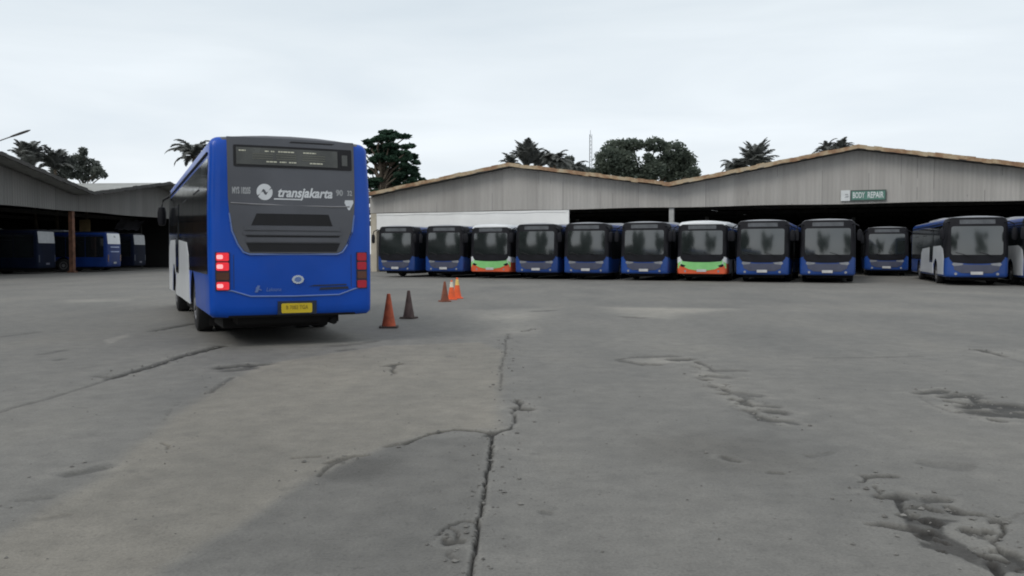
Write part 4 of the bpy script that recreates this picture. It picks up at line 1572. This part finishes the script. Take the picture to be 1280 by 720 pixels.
# the rest of the sheet, out to the horizon, in plain pieces round the fine zones
BIG = 900.0
rects = [(-BIG, BIG, -BIG, 2.6), (-BIG, -4.6, 2.6, 7.0), (4.6, BIG, 2.6, 7.0), (-BIG, -9.2, 7.0, 14.0), (9.2, BIG, 7.0, 14.0),
         (-BIG, -22.4, 14.0, 35.0), (22.4, BIG, 14.0, 35.0), (-BIG, BIG, 35.0, BIG)]
for x0, x1, y0, y1 in rects:
    V = np.array([(x0, y0, 0), (x1, y0, 0), (x1, y1, 0), (x0, y1, 0)], float)
    Vs.append(V); Fs.append(np.array([[0, 1, 2, 3]]) + o)
    Cs.append(np.array([(0, 0.5, 0.5, 1)] * 4, float)); o += 4
V = np.vstack(Vs); Fq = np.vstack(Fs); C = np.vstack(Cs)
me = bpy.data.meshes.new('ground')
me.vertices.add(len(V)); me.vertices.foreach_set('co', V.ravel())
me.loops.add(len(Fq) * 4); me.loops.foreach_set('vertex_index', Fq.ravel().astype(np.int32))
me.polygons.add(len(Fq)); me.polygons.foreach_set('loop_start', np.arange(0, len(Fq) * 4, 4, dtype=np.int32))
me.update(calc_edges=True)
at_ = me.attributes.new('wear', 'FLOAT_COLOR', 'POINT')
at_.data.foreach_set('color', C.ravel())
ground = bpy.data.objects.new('ground', me)
COL.objects.link(ground)
ground['kind'] = 'structure'


def ground_mat():
    m, nt, N, L, bs = node_mat('worn_concrete')
    at1 = N.new('ShaderNodeAttribute')
    at1.attribute_name = 'wear'
    sp = N.new('ShaderNodeSeparateColor')
    L.new(at1.outputs['Color'], sp.inputs['Color'])
    crack, tone, warm = sp.outputs[0], sp.outputs[1], sp.outputs[2]
    n1 = noise(N, L, 0.10, 4.0, 0.6)
    n2 = noise(N, L, 0.55, 5.0, 0.6, mscale=(1, 0.45, 1))
    n3 = noise(N, L, 4.0, 5.0, 0.65)
    n4 = noise(N, L, 60.0, 3.0, 0.6)
    base = ramp(N, L, n1, [(0.30, (0.156, 0.152, 0.142)), (0.5, (0.178, 0.172, 0.159)), (0.72, (0.203, 0.195, 0.178))])
    s2 = ramp(N, L, n2, [(0.28, (0.74, 0.75, 0.76)), (0.55, (1, 1, 1)), (0.78, (1.16, 1.15, 1.12))])
    base = mixc(N, L, base, s2, 1.0, 'MULTIPLY')
    s3 = ramp(N, L, n3, [(0.25, (0.80, 0.80, 0.80)), (0.72, (1.12, 1.12, 1.11))])
    base = mixc(N, L, base, s3, 1.0, 'MULTIPLY')
    s4 = ramp(N, L, n4, [(0.3, (0.78, 0.78, 0.78)), (0.7, (1.14, 1.14, 1.14))])
    base = mixc(N, L, base, s4, 0.8, 'MULTIPLY')
    # warm sandy slabs
    wv = mth(N, L, 'MULTIPLY_ADD', warm, 2.0)
    wv.node.inputs[2].default_value = -1.0
    base = mixc(N, L, base, (1.14, 1.06, 0.93), mth(N, L, 'MAXIMUM', wv, 0.0), 'MULTIPLY')
    tv = mth(N, L, 'MULTIPLY_ADD', tone, 2.0)
    tv.node.inputs[2].default_value = -1.0
    up = mth(N, L, 'MAXIMUM', tv, 0.0)
    dn = mth(N, L, 'MAXIMUM', mth(N, L, 'MULTIPLY', tv, -1.0), 0.0)
    base = mixc(N, L, base, (1.75, 1.72, 1.66), up, 'MULTIPLY')
    base = mixc(N, L, base, (0.26, 0.25, 0.25), dn, 'MULTIPLY')
    # oil drips and tyre marks
    oil = noise(N, L, 0.8, 6.0, 0.7)
    ov = ramp(N, L, oil, [(0.60, (0, 0, 0)), (0.74, (1, 1, 1))])
    bwn = N.new('ShaderNodeRGBToBW')
    L.new(ov, bwn.inputs[0])
    base = mixc(N, L, base, (0.09, 0.088, 0.083), mth(N, L, 'MULTIPLY', bwn.outputs[0], 0.40))
    n5 = noise(N, L, 19.0, 4.0, 0.75)
    base = mixc(N, L, base, ramp(N, L, n5, [(0.33, (0.70, 0.70, 0.70)), (0.45, (1, 1, 1)), (0.62, (1.0, 1.0, 1.0)), (0.75, (1.25, 1.25, 1.24))]), 0.7, 'MULTIPLY')
    sp3 = noise(N, L, 2.6, 3.0, 0.5)
    spv = N.new('ShaderNodeRGBToBW')
    L.new(ramp(N, L, sp3, [(0.68, (0, 0, 0)), (0.74, (1, 1, 1))]), spv.inputs[0])
    base = mixc(N, L, base, (0.07, 0.068, 0.064), mth(N, L, 'MULTIPLY', spv.outputs[0], 0.35))
    base = mixc(N, L, base, (0.014, 0.013, 0.012), mth(N, L, 'MULTIPLY', crack, 0.93, True))
    L.new(base, bs.inputs['Base Color'])
    rr = mth(N, L, 'MULTIPLY_ADD', n2, 0.3)
    rr.node.inputs[2].default_value = 0.62
    L.new(rr, bs.inputs['Roughness'])
    bs.inputs['Specular IOR Level'].default_value = 0.3
    bump(N, L, bs, mth(N, L, 'ADD', n4, mth(N, L, 'MULTIPLY', n3, 2.0)), 0.5, 0.008)
    return m


me.materials.append(ground_mat())

# crumbs of broken concrete along the cracks
rg = random.Random(77)
gm = MB()
OCT = [(1, 0, 0), (0, 1, 0), (-1, 0, 0), (0, -1, 0), (0, 0, 1), (0, 0, -0.6)]
OF = [(0, 1, 4), (1, 2, 4), (2, 3, 4), (3, 0, 4), (1, 0, 5), (2, 1, 5), (3, 2, 5), (0, 3, 5)]


def crumb(x, y, s_):
    a = rg.uniform(0, 6.3)
    ca, sa = math.cos(a), math.sin(a)
    vs_ = []
    for p in OCT:
        k = s_ * rg.uniform(0.6, 1.3)
        vs_.append((x + (p[0] * ca - p[1] * sa) * k, y + (p[0] * sa + p[1] * ca) * k, s_ * 0.25 + p[2] * k * 0.6))
    gm.add(vs_, OF)


for path, wpx, dark in CR:
    if dark < 0.45: continue
    for a, b in zip(path[:-1], path[1:]):
        A, B = g2(*a), g2(*b)
        if A[1] > 16: continue
        ln_ = float(np.hypot(*(B - A)))
        for _ in range(int(ln_ * (14 if wpx < 3 else 34))):
            t = rg.random()
            sp_ = 0.05 + 0.02 * wpx
            x, y = A[0] + (B[0] - A[0]) * t + rg.gauss(0, sp_), A[1] + (B[1] - A[1]) * t + rg.gauss(0, sp_ * 1.4)
            crumb(x, y, rg.choice((0.005, 0.006, 0.008, 0.010, 0.014, 0.020)))
for _ in range(900):
    crumb(rg.uniform(-8, 8), rg.uniform(3.4, 13), rg.choice((0.004, 0.005, 0.007, 0.010)))
M['crumb'] = basic('concrete_crumbs', (0.15, 0.145, 0.135), 0.9, var=0.5, scale=9)
gv = gm.build('gravel', M['crumb'], recalc=False)
gv['kind'] = 'stuff'

# ------------------------------------------------------------------ sky and light
SUN_EL, SUN_AZ = 46.0, 228.0      # azimuth clockwise from +Y; sun high behind the viewer
w = bpy.data.worlds.new('World')
scene.world = w
w.use_nodes = True
nt = w.node_tree
N, L = nt.nodes, nt.links
bg = N['Background']
sky = N.new('ShaderNodeTexSky')
sky.sky_type = 'NISHITA'
sky.sun_disc = False
sky.sun_elevation = R(SUN_EL)
sky.sun_rotation = R(SUN_AZ)
sky.air_density, sky.dust_density, sky.ozone_density = 1.0, 3.0, 1.0
tc = N.new('ShaderNodeTexCoord')
sx = N.new('ShaderNodeSeparateXYZ')
L.new(tc.outputs['Generated'], sx.inputs[0])
mp = N.new('ShaderNodeMapping')
mp.inputs['Scale'].default_value = (1.0, 1.0, 5.5)
L.new(tc.outputs['Generated'], mp.inputs['Vector'])
cn = N.new('ShaderNodeTexNoise')
cn.inputs['Scale'].default_value = 2.3
cn.inputs['Detail'].default_value = 6.0
cn.inputs['Roughness'].default_value = 0.5
cn.inputs['Distortion'].default_value = 0.4
L.new(mp.outputs['Vector'], cn.inputs['Vector'])
hz = ramp(N, L, mth(N, L, 'ABSOLUTE', sx.outputs['Z']), [(0.0, (7.9, 8.3, 8.6)), (0.14, (7.4, 7.95, 8.4)), (0.30, (6.8, 7.4, 7.8)), (1.0, (7.1, 7.4, 7.7))])
cl = ramp(N, L, cn.outputs['Fac'], [(0.28, (0.89, 0.91, 0.93)), (0.52, (1.0, 1.0, 1.0)), (0.74, (1.12, 1.11, 1.10))])
oc = mixc(N, L, hz, cl, 1.0, 'MULTIPLY')
skc = mixc(N, L, sky.outputs['Color'], oc, 0.93)
L.new(skc, bg.inputs['Color'])
bg.inputs['Strength'].default_value = 0.1

sd = bpy.data.lights.new('sun', 'SUN')
sd.energy = 1.1
sd.angle = R(25)
sd.color = (1.0, 0.97, 0.92)
so = bpy.data.objects.new('sun', sd)
COL.objects.link(so)
az, el = R(SUN_AZ), R(SUN_EL)
tosun = Vector((math.sin(az) * math.cos(el), math.cos(az) * math.cos(el), math.sin(el)))
so.rotation_euler = (-tosun).to_track_quat('-Z', 'Y').to_euler()
so.location = tosun * 60

vs = scene.view_settings
scene.display_settings.display_device = 'sRGB'
vs.view_transform = 'Standard'
vs.look = 'None'
vs.exposure = 0.24
vs.gamma = 1.0
vs.use_curve_mapping = False
scene.cycles.use_denoising = True
scene.cycles.filter_width = 1.9
scene.cycles.max_bounces = 6
scene.cycles.diffuse_bounces = 3
scene.cycles.glossy_bounces = 3
